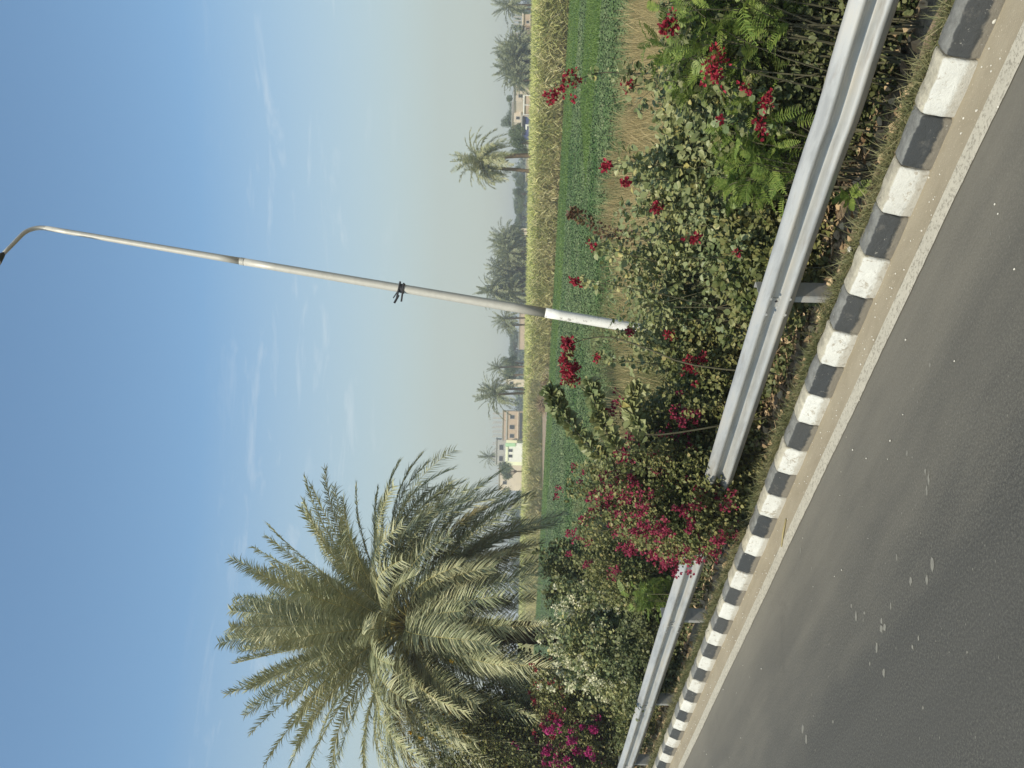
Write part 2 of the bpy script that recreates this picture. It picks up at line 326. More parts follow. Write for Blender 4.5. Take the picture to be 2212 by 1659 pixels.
def ribbon(name, y0, y1, z, m, edge, x0=-60, x1=12, seed=0):
    r = np.random.default_rng(seed); xs = np.arange(x0, x1, .04 if edge > .02 else .06); k = len(xs)
    def wob(a): return (np.sin(xs*1.7+seed)+.6*np.sin(xs*4.3+1+seed)+.5*r.normal(size=k))*a
    A = np.stack([xs, y0+wob(edge), np.full(k, z)], 1); B = np.stack([xs, y1+wob(edge*.5), np.full(k, z)], 1)
    V = np.stack([A, B], 1).reshape(-1, 3); i = np.arange(2*k).reshape(k, 2)
    q = np.stack([i[:-1, 0], i[1:, 0], i[1:, 1], i[:-1, 1]], -1)
    return tag(mesh_np(name, V, q, m), kind='structure')
ribbon('gutter_sand', 4.60, 4.94, .004, M['sand'], .008, seed=2)
ribbon('road_line', 4.455, 4.60, .008, M['line_paint'], .0035, seed=1)

# ---------------------------------------------------------------- kerbstones
KY, KL = 4.87, .386
def kerb_mesh(seed, m):
    r = np.random.default_rng(seed)
    prof = [(0, -.06), (0, .0), (.000, .078), (.003, .086), (.036, .160), (.044, .184), (.060, .197), (.12, .203), (.185, .198), (.205, .186), (.212, .15), (.215, -.06)]
    hl = KL/2-.005; xsn = np.array([-hl, -hl+.006, -hl+.02, -hl*.5, 0, hl*.5, hl-.02, hl-.006, hl]); inset = np.array([.012, .004, 0, 0, 0, 0, 0, .004, .012])
    V = []
    cen = np.array([.107, .08])
    ph = r.uniform(0, 6, 4)
    for x, ins in zip(xsn, inset):
        for (p, z) in prof:
            d = np.array([p, z])-cen; nlen = np.linalg.norm(d); d2 = cen + d*(1-ins*1.5/nlen)
            wv = .0032*math.sin(x*23+ph[0]+z*30)+.0022*math.sin(x*51+ph[1])+r.normal()*.0009
            V.append((x+.002*math.sin(z*60+ph[2]), d2[0]+wv, d2[1]+(wv if z > 0 else 0)))
    k = len(prof); n = len(xsn); i = np.arange(k*n).reshape(n, k)
    q = np.stack([i[:-1, :-1], i[1:, :-1], i[1:, 1:], i[:-1, 1:]], -1).reshape(-1, 4)
    ends = np.array([list(i[0, ::1]), list(i[-1, ::-1])])
    o = mesh_np('kerbstone', np.array(V), [q, ends], m, smooth=True)
    return o
K0 = 2.42
protos = {}
for k in range(-7, 62):
    white = (k % 2 == 0); kk = (white, k % 5)
    if kk not in protos: protos[kk] = kerb_mesh(40+len(protos), M['kerb_white'] if white else M['kerb_black']); o = protos[kk]
    else: o = protos[kk].copy(); COL.objects.link(o)
    xc = -(K0+KL*(k+.5))
    o.location = (xc, KY+random.uniform(-.006, .006), random.uniform(-.006, .006)); o.rotation_euler = (random.uniform(-.01, .01), random.uniform(-.008, .008), random.uniform(-.008, .008))
    if k == 0: tag(o, 'nearest white kerbstone with flaking cream paint on its top', 'kerbstone', 'white painted kerbstones')
    elif k == -1: tag(o, 'nearest black kerbstone with white paint spots, cut by the picture edge', 'kerbstone', 'black painted kerbstones')
    elif k == 1: tag(o, 'black kerbstone beyond the nearest white one, white specks on it', 'kerbstone', 'black painted kerbstones')
    elif k == 2: tag(o, 'second nearest white kerbstone with a brown smear on its cream top', 'kerbstone', 'white painted kerbstones')
    elif white: tag(o, 'white painted kerbstone of the striped kerb row further down the road', 'kerbstone', 'white painted kerbstones')
    else: tag(o, 'black painted kerbstone of the striped kerb row further down the road', 'kerbstone', 'black painted kerbstones')

# ---------------------------------------------------------------- guardrail
RY = 5.42; RZ = .545
rail = empty('guardrail', (0, RY, 0), 'galvanised steel crash barrier running behind the striped kerb, partly covered by bougainvillea', 'guardrail')
PR = [(.006, .158), (.014, .157), (.030, .143), (.052, .118), (.068, .102), (.076, .092), (.078, .080), (.074, .068), (.062, .056), (.030, .038), (.006, .030), (.001, .022), (.0, 0)]
PR = PR + [(p, -z) for p, z in PR[-2::-1]]
POSTX = [-(1.80+3.04*i) for i in range(-1, 12)]
bxs = [POSTX[0]+3.04, ] + POSTX[::1] 
def beam(x0, x1, off, seed):
    r = np.random.default_rng(seed); n = max(2, int(abs(x1-x0)/.2)); xs = np.linspace(x0, x1, n+1); V = []
    pr = [(p+off, z) for p, z in PR] + [(p+off-.004, z) for p, z in PR[::-1]]
    for x in xs:
        dz = .006*math.sin(x*.9)+.012*math.exp(-((x+3.05)/.25)**2)*-1; dy = .006*math.sin(x*.7+1)
        for p, z in pr: V.append((x, RY-.02-p+dy, RZ+z+dz))
    k = len(pr); i = np.arange(k*(n+1)).reshape(n+1, k); j = np.roll(i, -1, 1)
    q = np.stack([i[:-1], i[1:], j[1:], j[:-1]], -1).reshape(-1, 4)
    return np.array(V), [q]
# beams of 4 m and lap joints at every other post; each beam laps the next one
ends = POSTX[::1]
for n, i in enumerate(range(0, len(ends)-1, 1)):
    x0, x1 = ends[i]+.14, ends[i+1]-.14
    V, Q = beam(x1, x0, .0045*(n % 2), n)
    mesh_np('rail_beam', V, Q, M['galv'], rail, smooth=True)
for x in ends:
    # channel post with a spacer block behind the beam, bolt heads on the beam
    V1, Q1 = cat_mesh([box((x, RY+.115, -.0), (.006, .18, 1.36)), box((x-.033, RY+.023, 0), (.06, .006, 1.36)), box((x-.033, RY+.207, 0), (.06, .006, 1.36))])
    po = mesh_np('post', V1, Q1, M['galv'], rail)
    V1, Q1 = box((x-.02, RY-.012, RZ), (.10, .062, .30), bev=.006)
    mesh_np('spacer_block', V1, Q1, M['galv'], po)
    pcs = []
    for sx_ in (-.09, .09):
        for z in (.082, -.082): pcs.append(tubes([[(x+sx_, RY-.092, RZ+z), (x+sx_, RY-.120, RZ+z)]], [.019, .014], 8))
    for p_ in pcs: mesh_np('bolt', p_[0], p_[1], M['galv'], po)
    p_ = tubes([[(x, RY-.02, RZ), (x, RY-.045, RZ)]], [.017, .012], 8); mesh_np('bolt', p_[0], p_[1], M['black_metal'], po)

# ---------------------------------------------------------------- lamp post
def hdir(v): return unit(np.array(v, float))
PB = at(934, 1470, 16.6); PT = at(1166, 100, 16.6)
base_z = float(gz(PB[1]))-.1
ax = PT-PB
PB = PB + ax*((base_z-PB[2])/ax[2])
lamp = empty('street_lamp', PB, 'tall tapered steel street lamp leaning behind the flowering shrubs, white paint on its lower part', 'street lamp')
def onp(v):                                         # point of the shaft seen at picture row v
    f = (v-1470)/(100-1470); return at(934, 1470, 16.6)*(1-f)+PT*f
def shaft(name, v0, v1, r0, r1, m, parent, n=10, p0=None, p1=None):
    a = onp(v0) if p0 is None else p0; bq = onp(v1) if p1 is None else p1
    P = a[None]+(bq-a)[None]*np.linspace(0, 1, n)[:, None]; V, Q = tubes([P], np.linspace(r0, r1, n), 20)
    return mesh_np(name, V, Q, m, parent, smooth=True)
shaft('painted_base', 0, 1178, .105, .098, M['pole_white'], lamp, p0=PB)
shaft('shaft', 1178, 525, .096, .074, M['pole_grey'], lamp)
shaft('collar', 528, 519, .077, .077, M['pole_grey'], lamp)
shaft('upper_shaft', 521, 100, .069, .050, M['pole_grey'], lamp)
upv = unit(ax); armd = unit(np.array([.02, -1, 0.0]))
pts = [onp(101)]
top = onp(100)
for tt in np.linspace(0, 1, 9):
    a_ = tt*R(82); pts.append(top + .36*(math.sin(a_)*upv + (1-math.cos(a_))*armd))
dr = math.cos(R(82))*upv + math.sin(R(82))*armd
for q_ in np.linspace(.25, 1, 4): pts.append(pts[9] + dr*.62*q_)
V, Q = tubes([pts], np.linspace(.049, .036, len(pts)), 16); mesh_np('arm', V, Q, M['pole_grey'], lamp, smooth=True)
hp = pts[-1]; hx = unit(np.cross(dr, [0, 0, 1]))
hn = np.cross(hx, dr)
prof = [(-.12, .03, .03), (0, .035, .035), (.05, .055, .05), (.2, .10, .07), (.45, .13, .075), (.65, .11, .06), (.75, .05, .03)]
V = []; 
for s_, a_, b_ in prof:
    for k in range(14):
        an = k/14*2*math.pi; zz = math.sin(an)*b_; zz = max(zz, -b_*.45)
        V.append(hp+dr*s_+hx*math.cos(an)*a_+hn*zz)
i = np.arange(len(V)).reshape(len(prof), 14); j = np.roll(i, -1, 1)
q = np.stack([i[:-1], j[:-1], j[1:], i[1:]], -1).reshape(-1, 4)
head = mesh_np('lamp_head', V, [q, np.array([i[0][::-1], i[-1]])], M['black_metal'], lamp, smooth=True)
V = [hp+dr*s_+hx*c_*a_-hn*(.038) for s_, a_ in ((.2, .075), (.32, .09), (.5, .09), (.62, .07)) for c_ in (-1, 1)]
mesh_np('lens', V, np.array([(0, 1, 3, 2), (2, 3, 5, 4), (4, 5, 7, 6)]), M['lamp_glass'], head)
# clamp with two short brackets and a strap
cpt = onp(868)
V, Q = cat_mesh([tubes([[cpt-upv*.035, cpt+upv*.035]], [.093, .093], 16), tubes([[cpt-upv*.055-Fn*.0, cpt-upv*.045]], [.1, .1], 16)])
cl = mesh_np('cable_clamp', V, Q, M['black_metal'], lamp)
lft = -RIn
a1 = cpt - Fn*.08
V, Q = cat_mesh([tubes([[a1+RIn*.13+UIn*.02, a1-RIn*.2+UIn*.09]], [.02, .02], 8), tubes([[a1+RIn*.1-UIn*.05, a1-RIn*.27-UIn*.0, ]], [.018, .018], 8),
                 tubes([[a1-RIn*.14+UIn*.05, a1-RIn*.30+UIn*.14]], [.022, .022], 8), tubes([[a1+RIn*.04, a1-RIn*.2+UIn*.16]], [.012, .012], 6)])
mesh_np('bracket', V, Q, M['black_metal'], cl)

# ---------------------------------------------------------------- shrubs
def bez(A, C, B, t): return ((1-t)**2)[None, :, None]*A[:, None]+(2*t*(1-t))[None, :, None]*C[:, None]+(t**2)[None, :, None]*B[:, None]
def stems_to(base, tips, arch=.3, jit=.15, K=14, spread=.35, under=.0):
    n = len(tips); A = base[None] + rng.normal(size=(n, 3))*np.array([spread, spread, .02])
    A = A*(1-under)+tips*under+(rng.normal(size=(n, 3))*[.22, .22, 0] if under else 0); A[:, 1] = np.maximum(A[:, 1], 5.75)
    A[:, 2] = gz(A[:, 1])-.03
    ln = np.linalg.norm(tips-A, axis=1)
    C = A*.4+tips*.6; C[:, 2] += ln*arch; C += rng.normal(size=(n, 3))*jit*ln[:, None]*.5
    return bez(A, C, tips, np.linspace(0, 1, K))
def leafy(P, per, size, T, tw=.07, t0=.3, upn=.9, thr=None, seed=0):
    """leaves on short twigs all along polylines P (S,K,3)"""
    S, K, _ = P.shape; n = S*per
    s = rng.integers(0, S, n); tt = t0+(1-t0)*rng.random(n)**.85; f = tt*(K-1); i0 = np.minimum(f.astype(int), K-2); fr = (f-i0)[:, None]
    Q0 = P[s, i0]*(1-fr)+P[s, i0+1]*fr; Tn = unit(P[s, i0+1]-P[s, i0])
    out_ = unit(np.cross(Tn, rnd_dir(n))); off = rng.random(n)**.7*tw
    C = Q0+out_*off[:, None]
    if thr is not None:
        k = snoise(C, 3.2, seed) > thr; C, out_, Tn, Q0 = C[k], out_[k], Tn[k], Q0[k]; n = len(C)
    A = unit(out_*.8+Tn*.35+rng.normal(size=(n, 3))*.35+np.array([0, 0, -.15])); 
    Nn = unit(np.array([.05, -.45, upn])[None]+rng.normal(size=(n, 3))*.55)
    return leaves(C, A, Nn, size*rng.uniform(.6, 1.25, n), T), Q0
def cluster(c, r, n, size=.033, T=BRACT_T):
    """papery flower heads gathered in a drooping spray"""
    nh = max(3, n//6); hc = c[None]+rng.normal(size=(nh, 3))*np.array(r)[None]*.55
    P = np.repeat(hc, 6, 0); A = rnd_dir(len(P)); P = P+A*.012
    return leaves(P, A, rnd_dir(len(P)), size*rng.uniform(.8, 1.2, len(P)), T)
def shrub(name, label, cat, group, u, v, ru, rv, D, nst, per, size, lm, T=LEAF_T, dep=None, arch=.3, tw=.11, thr=None, t0=.04, reds=(), redm=None, hi=1.0, basept=None, fl_size=.033, seed=0, scatter=0, scm=None, shell=.5):
    c = at(u, v, D); r = np.array([ru, rv])*m_of(D); dep = dep or r[0]
    dirs = rnd_dir(nst)*(rng.random(nst)**shell)[:, None]
    ns = max(5, nst//28); dirs[:ns] = unit(rng.normal(size=(ns, 3))*[.8, .6, .35]+[0, 0, .75])*rng.uniform(1.1, 1.5, ns)[:, None]   # shoots that outgrow the rest
    tips = c[None] + dirs[:, 0:1]*r[0]*RIn[None]+dirs[:, 1:2]*dep*np.array([Fh.x, Fh.y, 0])[None]+dirs[:, 2:3]*r[1]*np.array([0, 0, 1.])[None]
    b = np.array(c) if basept is None else np.array(basept, float)
    if b[1] < 6.0: b[1] = 6.0
    b[2] = gz(b[1]); tips[:, 2] = np.maximum(tips[:, 2], gz(tips[:, 1])+.06)
    o = empty(name, b, label, cat, group)
    P = stems_to(b, tips, arch*.5, spread=min(.4, r[0]*.3), under=.72)
    V, Q = tubes(P[:max(12, int(nst*.4))], np.linspace(.007, .002, P.shape[1]), 3); mesh_np('branches', V, Q, M['twig'], o)
    (V, Q), Q0 = leafy(P, per, size, T, tw, t0, thr=thr, seed=seed)
    V, Q = cat_mesh([(V, Q), leafy(P[:ns], 40, size, T, .05, .45)[0]])
    mesh_np('foliage', V, Q, M[lm], o)
    if scatter:
        i = rng.integers(0, len(tips), scatter); k = P[i, -1-rng.integers(0, 2, scatter)]; k = k+unit(k-c)*.07+np.array([0, -.05, .04])
        pcs = [cluster(x+rng.normal(size=3)*.03, (.04, .04, .04), 13, fl_size) for x in k]
        V, Q = cat_mesh(pcs); mesh_np('blossoms', V, Q, M[scm], o)
    for (fu, fv, fru, frv, cnt) in reds:
        fc = at(fu, fv, depth(fu, 5.72) if (D < 9.5 and fv > 1420) else max(D-dep*1.0, depth(fu, 5.62)) if D < 14 else D-dep*.6); rr = (fru*m_of(D), (fru+frv)/2*m_of(D)*.8, frv*m_of(D))
        V, Q = cluster(fc, rr, cnt, fl_size); mesh_np('blossom_cluster', V, Q, M[redm], o)
        tip = np.array([fc]); P2 = stems_to(b, tip, .15, K=12, spread=.15); V, Q = tubes(P2, np.linspace(.008, .003, 12), 3); 
        (V2, Q2), _ = leafy(P2, 40, size*.9, T, .05, .55); V, Q = cat_mesh([(V, Q)]); st_ = mesh_np('flowering_stem', V, Q, M['twig'], o); mesh_np('stem_leaves', V2, Q2, M[lm], st_)
    return o
def dd(u, d): return depth(u, d)
BG = 'bougainvillea shrubs behind the guardrail'
shrub('bougainvillea', 'dense dark leafy shrub rising behind the near end of the guardrail', 'shrub', BG, 1610, 1600, 150, 185, dd(1610, 6.7), 330, 130, .056, 'leaf_dark', reds=[(1604, 1445, 14, 18, 110)], redm='bract_red', dep=.9, seed=1)
shrub('bougainvillea', 'dark leafed shrub low behind the rail beside the nearest feathery fronds', 'shrub', BG, 1500, 1640, 110, 110, dd(1500, 6.4), 200, 120, .055, 'leaf_dark', dep=.7, seed=31)
shrub('bougainvillea', 'round leaved bougainvillea with two dark red clusters, right of the bare dry grass', 'shrub', BG, 1420, 1550, 125, 150, dd(1420, 6.9), 270, 90, .068, 'leaf_round', reds=[(1509, 1540, 28, 18, 170), (1439, 1655, 15, 12, 70), (1389, 1645, 16, 9, 60), (1464, 1612, 7, 6, 30), (1400, 1560, 4, 5, 15)], redm='bract_red', thr=-.9, seed=2, dep=.8)
shrub('bougainvillea', 'grey green round leaved bougainvillea mound with small red tips facing the palm trunk pair', 'shrub', BG, 1290, 1500, 85, 140, dd(1290, 6.9), 220, 80, .068, 'leaf_round', reds=[(1304, 1310, 10, 7, 60), (1266, 1350, 8, 8, 50)], redm='bract_red', thr=-.8, seed=3, dep=.8)
shrub('bougainvillea', 'open sprawling bougainvillea with pale leaves and dry grass showing through', 'shrub', BG, 1185, 1510, 95, 140, dd(1185, 7.0), 150, 70, .068, 'leaf_round', reds=[(1209, 1420, 14, 10, 100), (1144, 1498, 10, 9, 60), (1114, 1595, 6, 5, 24)], redm='bract_red', thr=-.25, seed=4, dep=.8)
shrub('bougainvillea', 'low dense bougainvillea crowding the rail right of the street lamp', 'shrub', BG, 1120, 1610, 150, 52, dd(1120, 6.3), 200, 85, .062, 'leaf_small', dep=.6, seed=32)
shrub('bougainvillea', 'sparse bougainvillea with long pale stems just right of the street lamp', 'shrub', BG, 1050, 1440, 90, 150, dd(1050, 7.1), 120, 62, .070, 'leaf_round', reds=[(1051, 1244, 10, 9, 70), (1129, 1282, 8, 5, 28)], redm='bract_red', thr=-.2, seed=5, dep=.8)
shrub('bougainvillea', 'loose bougainvillea sprays crossing the white foot of the street lamp', 'shrub', BG, 930, 1450, 85, 120, dd(930, 7.2), 62, 56, .070, 'leaf_round', reds=[(937, 1447, 12, 9, 70), (944, 1362, 8, 8, 50), (889, 1290, 12, 7, 50)], redm='bract_red', thr=-.2, seed=6, dep=.7)
shrub('bougainvillea', 'bougainvillea with one big dark red plume against the green crop', 'shrub', BG, 860, 1500, 95, 80, dd(860, 6.7), 190, 90, .056, 'leaf_small', reds=[(869, 1490, 22, 13, 150), (884, 1520, 12, 8, 60)], redm='bract_red', thr=-.6, seed=7, dep=.8)
shrub('bougainvillea', 'green bougainvillea with loose coral red sprays above the rail', 'shrub', BG, 745, 1475, 90, 100, dd(745, 6.5), 300, 110, .050, 'leaf_small', reds=[(754, 1480, 38, 26, 340), (784, 1332, 26, 20, 130), (674, 1350, 16, 14, 110)], redm='bract_pink', thr=-.9, seed=8, dep=.8)
shrub('bougainvillea', 'big pink flowered bougainvillea spilling over the guardrail', 'shrub', BG, 588, 1440, 140, 152, dd(588, 5.72), 760, 150, .046, 'leaf_small', scatter=620, scm='bract_pink', seed=9, dep=1.2, tw=.10, fl_size=.034, shell=.4)
shrub('bougainvillea', 'mixed dark green shrub with a few crimson sprays between the pink and the white bougainvillea', 'shrub', BG, 425, 1340, 75, 95, dd(425, 6.9), 260, 110, .050, 'leaf_small', reds=[(418, 1325, 20, 10, 110), (440, 1270, 12, 9, 60), (460, 1230, 9, 7, 40)], redm='bract_pink', seed=10, dep=1.0)
shrub('bougainvillea', 'rounded white flowered bougainvillea in front of the tall date palm', 'shrub', BG, 285, 1292, 128, 92, dd(285, 7.1), 520, 120, .068, 'leaf_round', scatter=430, scm='bract_white', seed=11, dep=1.2, fl_size=.05)
shrub('bougainvillea', 'low dark leafy shrub leaning on the rail below the white bougainvillea', 'shrub', BG, 280, 1375, 130, 42, dd(280, 6.3), 260, 100, .058, 'leaf_dark', seed=12, dep=.6)
shrub('bougainvillea', 'magenta flowered bougainvillea at the far left end of the rail', 'shrub', BG, 50, 1252, 112, 92, dd(50, 7.2), 480, 120, .062, 'leaf_small', scatter=700, scm='bract_magenta', seed=13, dep=1.4, fl_size=.06)
shrub('bougainvillea', 'thin reddish sprays rising behind the white bougainvillea', 'shrub', BG, 160, 1190, 75, 55, dd(160, 8.2), 260, 90, .062, 'leaf_small', scatter=70, scm='bract_red', seed=14, dep=1.1, fl_size=.05)
shrub('bougainvillea', 'small leafy shrub between the rail and the far magenta bougainvillea', 'shrub', BG, 150, 1345, 80, 30, dd(150, 6.4), 140, 80, .06, 'leaf_small', seed=33, dep=.6)
# long arching leafy shoots
def arch_shoot(label, pts, D, n, size, lm='leaf_round', tipm=None):
    P = np.array([at(u, v, D) for u, v in pts]); b = P[0].copy(); b[1] = max(6.0, b[1]); b += (P[0]-P[1])*.5; b[1] = max(6.0, b[1]); b[2] = gz(b[1]); P = np.concatenate([[b], P]); t = np.linspace(0, len(P)-1, 22); i = np.minimum(t.astype(int), len(P)-2); f = (t-i)[:, None]
    # Catmull-Rom
    Pe = np.concatenate([[2*P[0]-P[1]], P, [2*P[-1]-P[-2]]]); p0, p1, p2, p3 = Pe[i], Pe[i+1], Pe[i+2], Pe[i+3]
    C = .5*((2*p1)+(-p0+p2)*f+(2*p0-5*p1+4*p2-p3)*f**2+(-p0+3*p1-3*p2+p3)*f**3)
    o = empty('bougainvillea', b, label, 'shrub', BG)
    V, Q = tubes([C], np.linspace(.012, .003, len(C)), 5); mesh_np('stem', V, Q, M['twig'], o)
    (V, Q), _ = leafy(C[None], n, size, LEAF_T, .06, .3); mesh_np('foliage', V, Q, M[lm], o); return o
arch_shoot('long arching shoot packed with pale leaves, its tip over the green field', [(640, 1365), (662, 1320), (700, 1270), (750, 1225), (795, 1195), (822, 1192)], 9.6, 430, .095)
arch_shoot('shorter leafy shoot arching below the longest one', [(680, 1375), (705, 1325), (745, 1300), (790, 1285), (835, 1272)], 9.4, 290, .09)
arch_shoot('low leafy shoot bowing just above the coral red sprays', [(720, 1420), (750, 1375), (790, 1362), (825, 1385)], 9.0, 250, .09)
arch_shoot('reddish brown tipped shoot standing up against the crop right of the street lamp', [(1140, 1420), (1150, 1350), (1165, 1295), (1195, 1250), (1200, 1228)], 8.6, 330, .036, 'leaf_red')
sh = arch_shoot('long bending stem carrying one big dark red plume against the green crop', [(870, 1500), (905, 1400), (930, 1320), (925, 1260), (905, 1225), (860, 1222), (825, 1232)], 8.9, 90, .05)
for q_ in range(34):
    f_ = rng.random(); uu = 830+95*f_; ww = 22-14*f_
    V, Q = cluster(at(uu, 1228+rng.normal()*ww*.55, 8.9+rng.normal()*.06), (.03, .03, .03), 24, .034); mesh_np('blossom_cluster', V, Q, M['bract_red'], sh)
sh = arch_shoot('solitary tall shoot with loose red bracts standing before the yellow cane', [(1500, 1440), (1500, 1360), (1502, 1300), (1485, 1240), (1470, 1190)], 8.2, 60, .05)
for (u_, v_, a_) in [(1455, 1178, 4), (1440, 1190, 6), (1450, 1200, 7), (1470, 1207, 6), (1487, 1218, 8), (1495, 1225, 6), (1465, 1222, 8), (1445, 1237, 7), (1478, 1237, 7), (1505, 1240, 6), (1490, 1252, 5), (1455, 1195, 5)]:
    V, Q = cluster(at(u_, v_, 8.2), (a_*m_of(8.2),)*3, 20, .032); mesh_np('blossom_cluster', V, Q, M['bract_red'], sh)
sh = arch_shoot('short stem with a small red spray over the dry grass', [(1480, 1500), (1478, 1430), (1475, 1385), (1470, 1345)], 8.4, 50, .05)
V, Q = cluster(at(1474, 1355, 8.4), (.05, .05, .05), 70, .032); mesh_np('blossom_cluster', V, Q, M['bract_red'], sh)

# feathery pinnate shrubs
def pinnate(P, T, Ln, droop, npair, ll, lw, rach=.0015, seg=2, start=.12):
    n = len(P); side = unit(np.cross(T, np.array([0, 0, 1.])+rng.normal(size=(n, 3))*.35)); upv_ = np.cross(side, T)
    t = np.linspace(start, 1, npair); C = P[:, None]+T[:, None]*(Ln[:, None]*t)[..., None]; C[:, :, 2] -= (droop*Ln)[:, None]*t**2
    pf = np.sin(np.pi*np.clip(t*.86+.12, 0, 1))**.6; out_ = []
    for s in (-1, 1):
        A = unit(T[:, None]*.45+s*side[:, None]*.9+upv_[:, None]*.12+rng.normal(size=C.shape)*.08); LL = (ll*pf)[None]*Ln[:, None]/Ln.mean()
        out_.append(strips(C.reshape(-1, 3), A.reshape(-1, 3), LL.ravel(), lw, .12, side=unit(np.broadcast_to(T[:, None], C.shape).reshape(-1, 3)), seg=seg, prof=np.array([.5, 1, .1]) if seg == 2 else None))
    tt = np.linspace(0, 1, 5); C2 = P[:, None]+T[:, None]*(Ln[:, None]*tt)[..., None]; C2[:, :, 2] -= (droop*Ln)[:, None]*tt**2
    out_.append(tubes(C2, np.full(5, rach), 3)); return cat_mesh(out_)
def feather_shrub(label, u, v, ru, rv, D, n, fl=.22, dep=.5, lm='leaf_feather'):
    c = at(u, v, D); r = np.array([ru, rv])*m_of(D); d3 = rnd_dir(n//6)*(rng.random(n//6)**.45)[:, None]
    tips = c+d3[:, 0:1]*r[0]*RIn+d3[:, 1:2]*dep*np.array([Fh.x, Fh.y, 0])+d3[:, 2:3]*r[1]*np.array([0, 0, 1.])
    b = np.array(c); b[1] = max(b[1], 5.8); b[2] = gz(b[1]); tips[:, 2] = np.maximum(tips[:, 2], gz(tips[:, 1])+.1)
    o = empty('feathery_shrub', b, label, 'shrub', 'feathery leaved shrubs')
    P = stems_to(b, tips, .2, K=10, spread=.2); V, Q = tubes(P, np.linspace(.009, .003, 10), 3); mesh_np('branches', V, Q, M['twig'], o)
    i = rng.integers(0, len(P), n); k = 9-rng.integers(0, 5, n); Pp = P[i, k]; T = unit(rnd_dir(n)+np.array([0, -.3, .35])+unit(Pp-b)*.5)
    V, Q = pinnate(Pp, T, rng.uniform(.7, 1.25, n)*fl, rng.uniform(.1, .5, n), 13, .055, .013)
    mesh_np('foliage', V, Q, M[lm], o); return o
feather_shrub('bright green feathery shrub beneath the upper red cluster by the dark shrub', 1520, 1500, 50, 60, dd(1520, 6.3), 150, .24)
feather_shrub('bright feathery fronds hanging over the middle of the round leaved shrub', 1380, 1610, 70, 60, dd(1380, 6.1), 170)
feather_shrub('feathery shrub low against the rail, right of the open sprawling bougainvillea', 1290, 1610, 70, 55, dd(1290, 6.0), 150)
feather_shrub('dark feathery shrub at the near end of the guardrail', 1600, 1520, 90, 130, dd(1600, 6.1), 330, .24, .7)
feather_shrub('soft yellow green feathery shrub between the rail and the crimson sprays', 375, 1395, 45, 50, dd(375, 6.1), 170, .22)
feather_shrub('little feathery seedling growing under the rail between the kerb and the dark shrub', 1240, 1825, 22, 20, dd(1240, 5.45), 14, .16, .15)
# yellow flowered tree and dark shrubs by the palm
o = shrub('yellow_trumpet_shrub', 'tall shrub dotted with yellow flowers, left of the date palm', 'shrub', None, 40, 1010, 150, 120, 21.5, 420, 110, .075, 'leaf_small', scatter=75, scm='petal_yellow', dep=1.3, fl_size=.05, tw=.16, seed=21, arch=.1, thr=-.6)
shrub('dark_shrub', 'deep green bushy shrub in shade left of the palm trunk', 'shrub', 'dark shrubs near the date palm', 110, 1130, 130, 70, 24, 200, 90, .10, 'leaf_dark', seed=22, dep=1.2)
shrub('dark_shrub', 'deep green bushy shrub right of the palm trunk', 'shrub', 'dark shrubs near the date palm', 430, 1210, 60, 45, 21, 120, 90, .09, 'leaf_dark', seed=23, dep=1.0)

# ---------------------------------------------------------------- date palm
def frond_path(p0, d0, Ln, grav, K=22):
    P = [np.array(p0)]; d = np.array(d0, float); st = Ln/(K-1)
    for i in range(K-1):
        d = unit(d+np.array([0, 0, -1])*grav*st*(.35+1.5*i/K)); P.append(P[-1]+d*st)
    return np.array(P)
def frond_geo(P, nl, ll, lw, seg=3, start=.21, r0=.022):
    K = len(P); T = unit(np.gradient(P, axis=0)); s = np.linspace(start, 1, nl); f = s*(K-1); i = np.minimum(f.astype(int), K-2); fr = (f-i)[:, None]
    C = P[i]*(1-fr)+P[i+1]*fr; Tn = unit(T[i]*(1-fr)+T[i+1]*fr)
    sd = unit(np.cross(Tn, np.array([0, 0, 1.])+.02)); 
    sd = np.where(np.sum(sd*sd[:1], 1, keepdims=True) < 0, -sd, sd); upn = np.cross(sd, Tn)
    pf = np.interp(s, [start, start+.12, .5, .85, 1], [.45, .85, 1, .75, .42]); out_ = []
    tw = rng.normal()*.25
    for sg in (-1, 1):
        fan = np.interp(s, [0, .7, 1], [1.05, .95, .55])
        A = unit(Tn*.62+sg*sd*fan[:, None]+upn*(.28+tw*sg)+rng.normal(size=C.shape)*.10)
        out_.append(strips(C, A, ll*pf*rng.uniform(.88, 1.1, nl), lw, rng.uniform(.1, .5, nl), side=unit(np.cross(A, upn+rng.normal(size=C.shape)*.5)), seg=seg))
    r = np.interp(np.linspace(0, 1, K), [0, .08, .3, 1], [r0*1.7, r0, r0*.6, r0*.15])
    return cat_mesh(out_), tubes([P], r, 5)
PALMC = at(309, 868, 24.0); base = at(283, 1215, 24.0); base[2] = gz(base[1])-.05
palm = empty('date_palm', base, 'large date palm with a full round crown of drooping grey green fronds', 'palm tree')
zb, zt = base[2], PALMC[2]
n = 60; Pt = np.array([base+(PALMC-base)*f for f in np.linspace(0, .985, n)]); V = []; 
sd_ = 16
for k, p in enumerate(Pt):
    rr = .27+.05*math.exp(-k/6)+.03*(k/n)
    for j in range(sd_):
        an = j/sd_*2*math.pi; bump_ = .045*(((k*1.0+j*2.0) % 4)/4) + .012*random.random()
        V.append(p+np.array([math.cos(an), math.sin(an), 0])*(rr+bump_))
i = np.arange(n*sd_).reshape(n, sd_); j = np.roll(i, -1, 1); q = np.stack([i[:-1], j[:-1], j[1:], i[1:]], -1).reshape(-1, 4)
m_tr = plain('palm_bark', (.15, .105, .065), .95, 0, .4, 9, .03)
trunk = mesh_np('trunk', V, [q, np.array([i[-1]])], m_tr, palm)
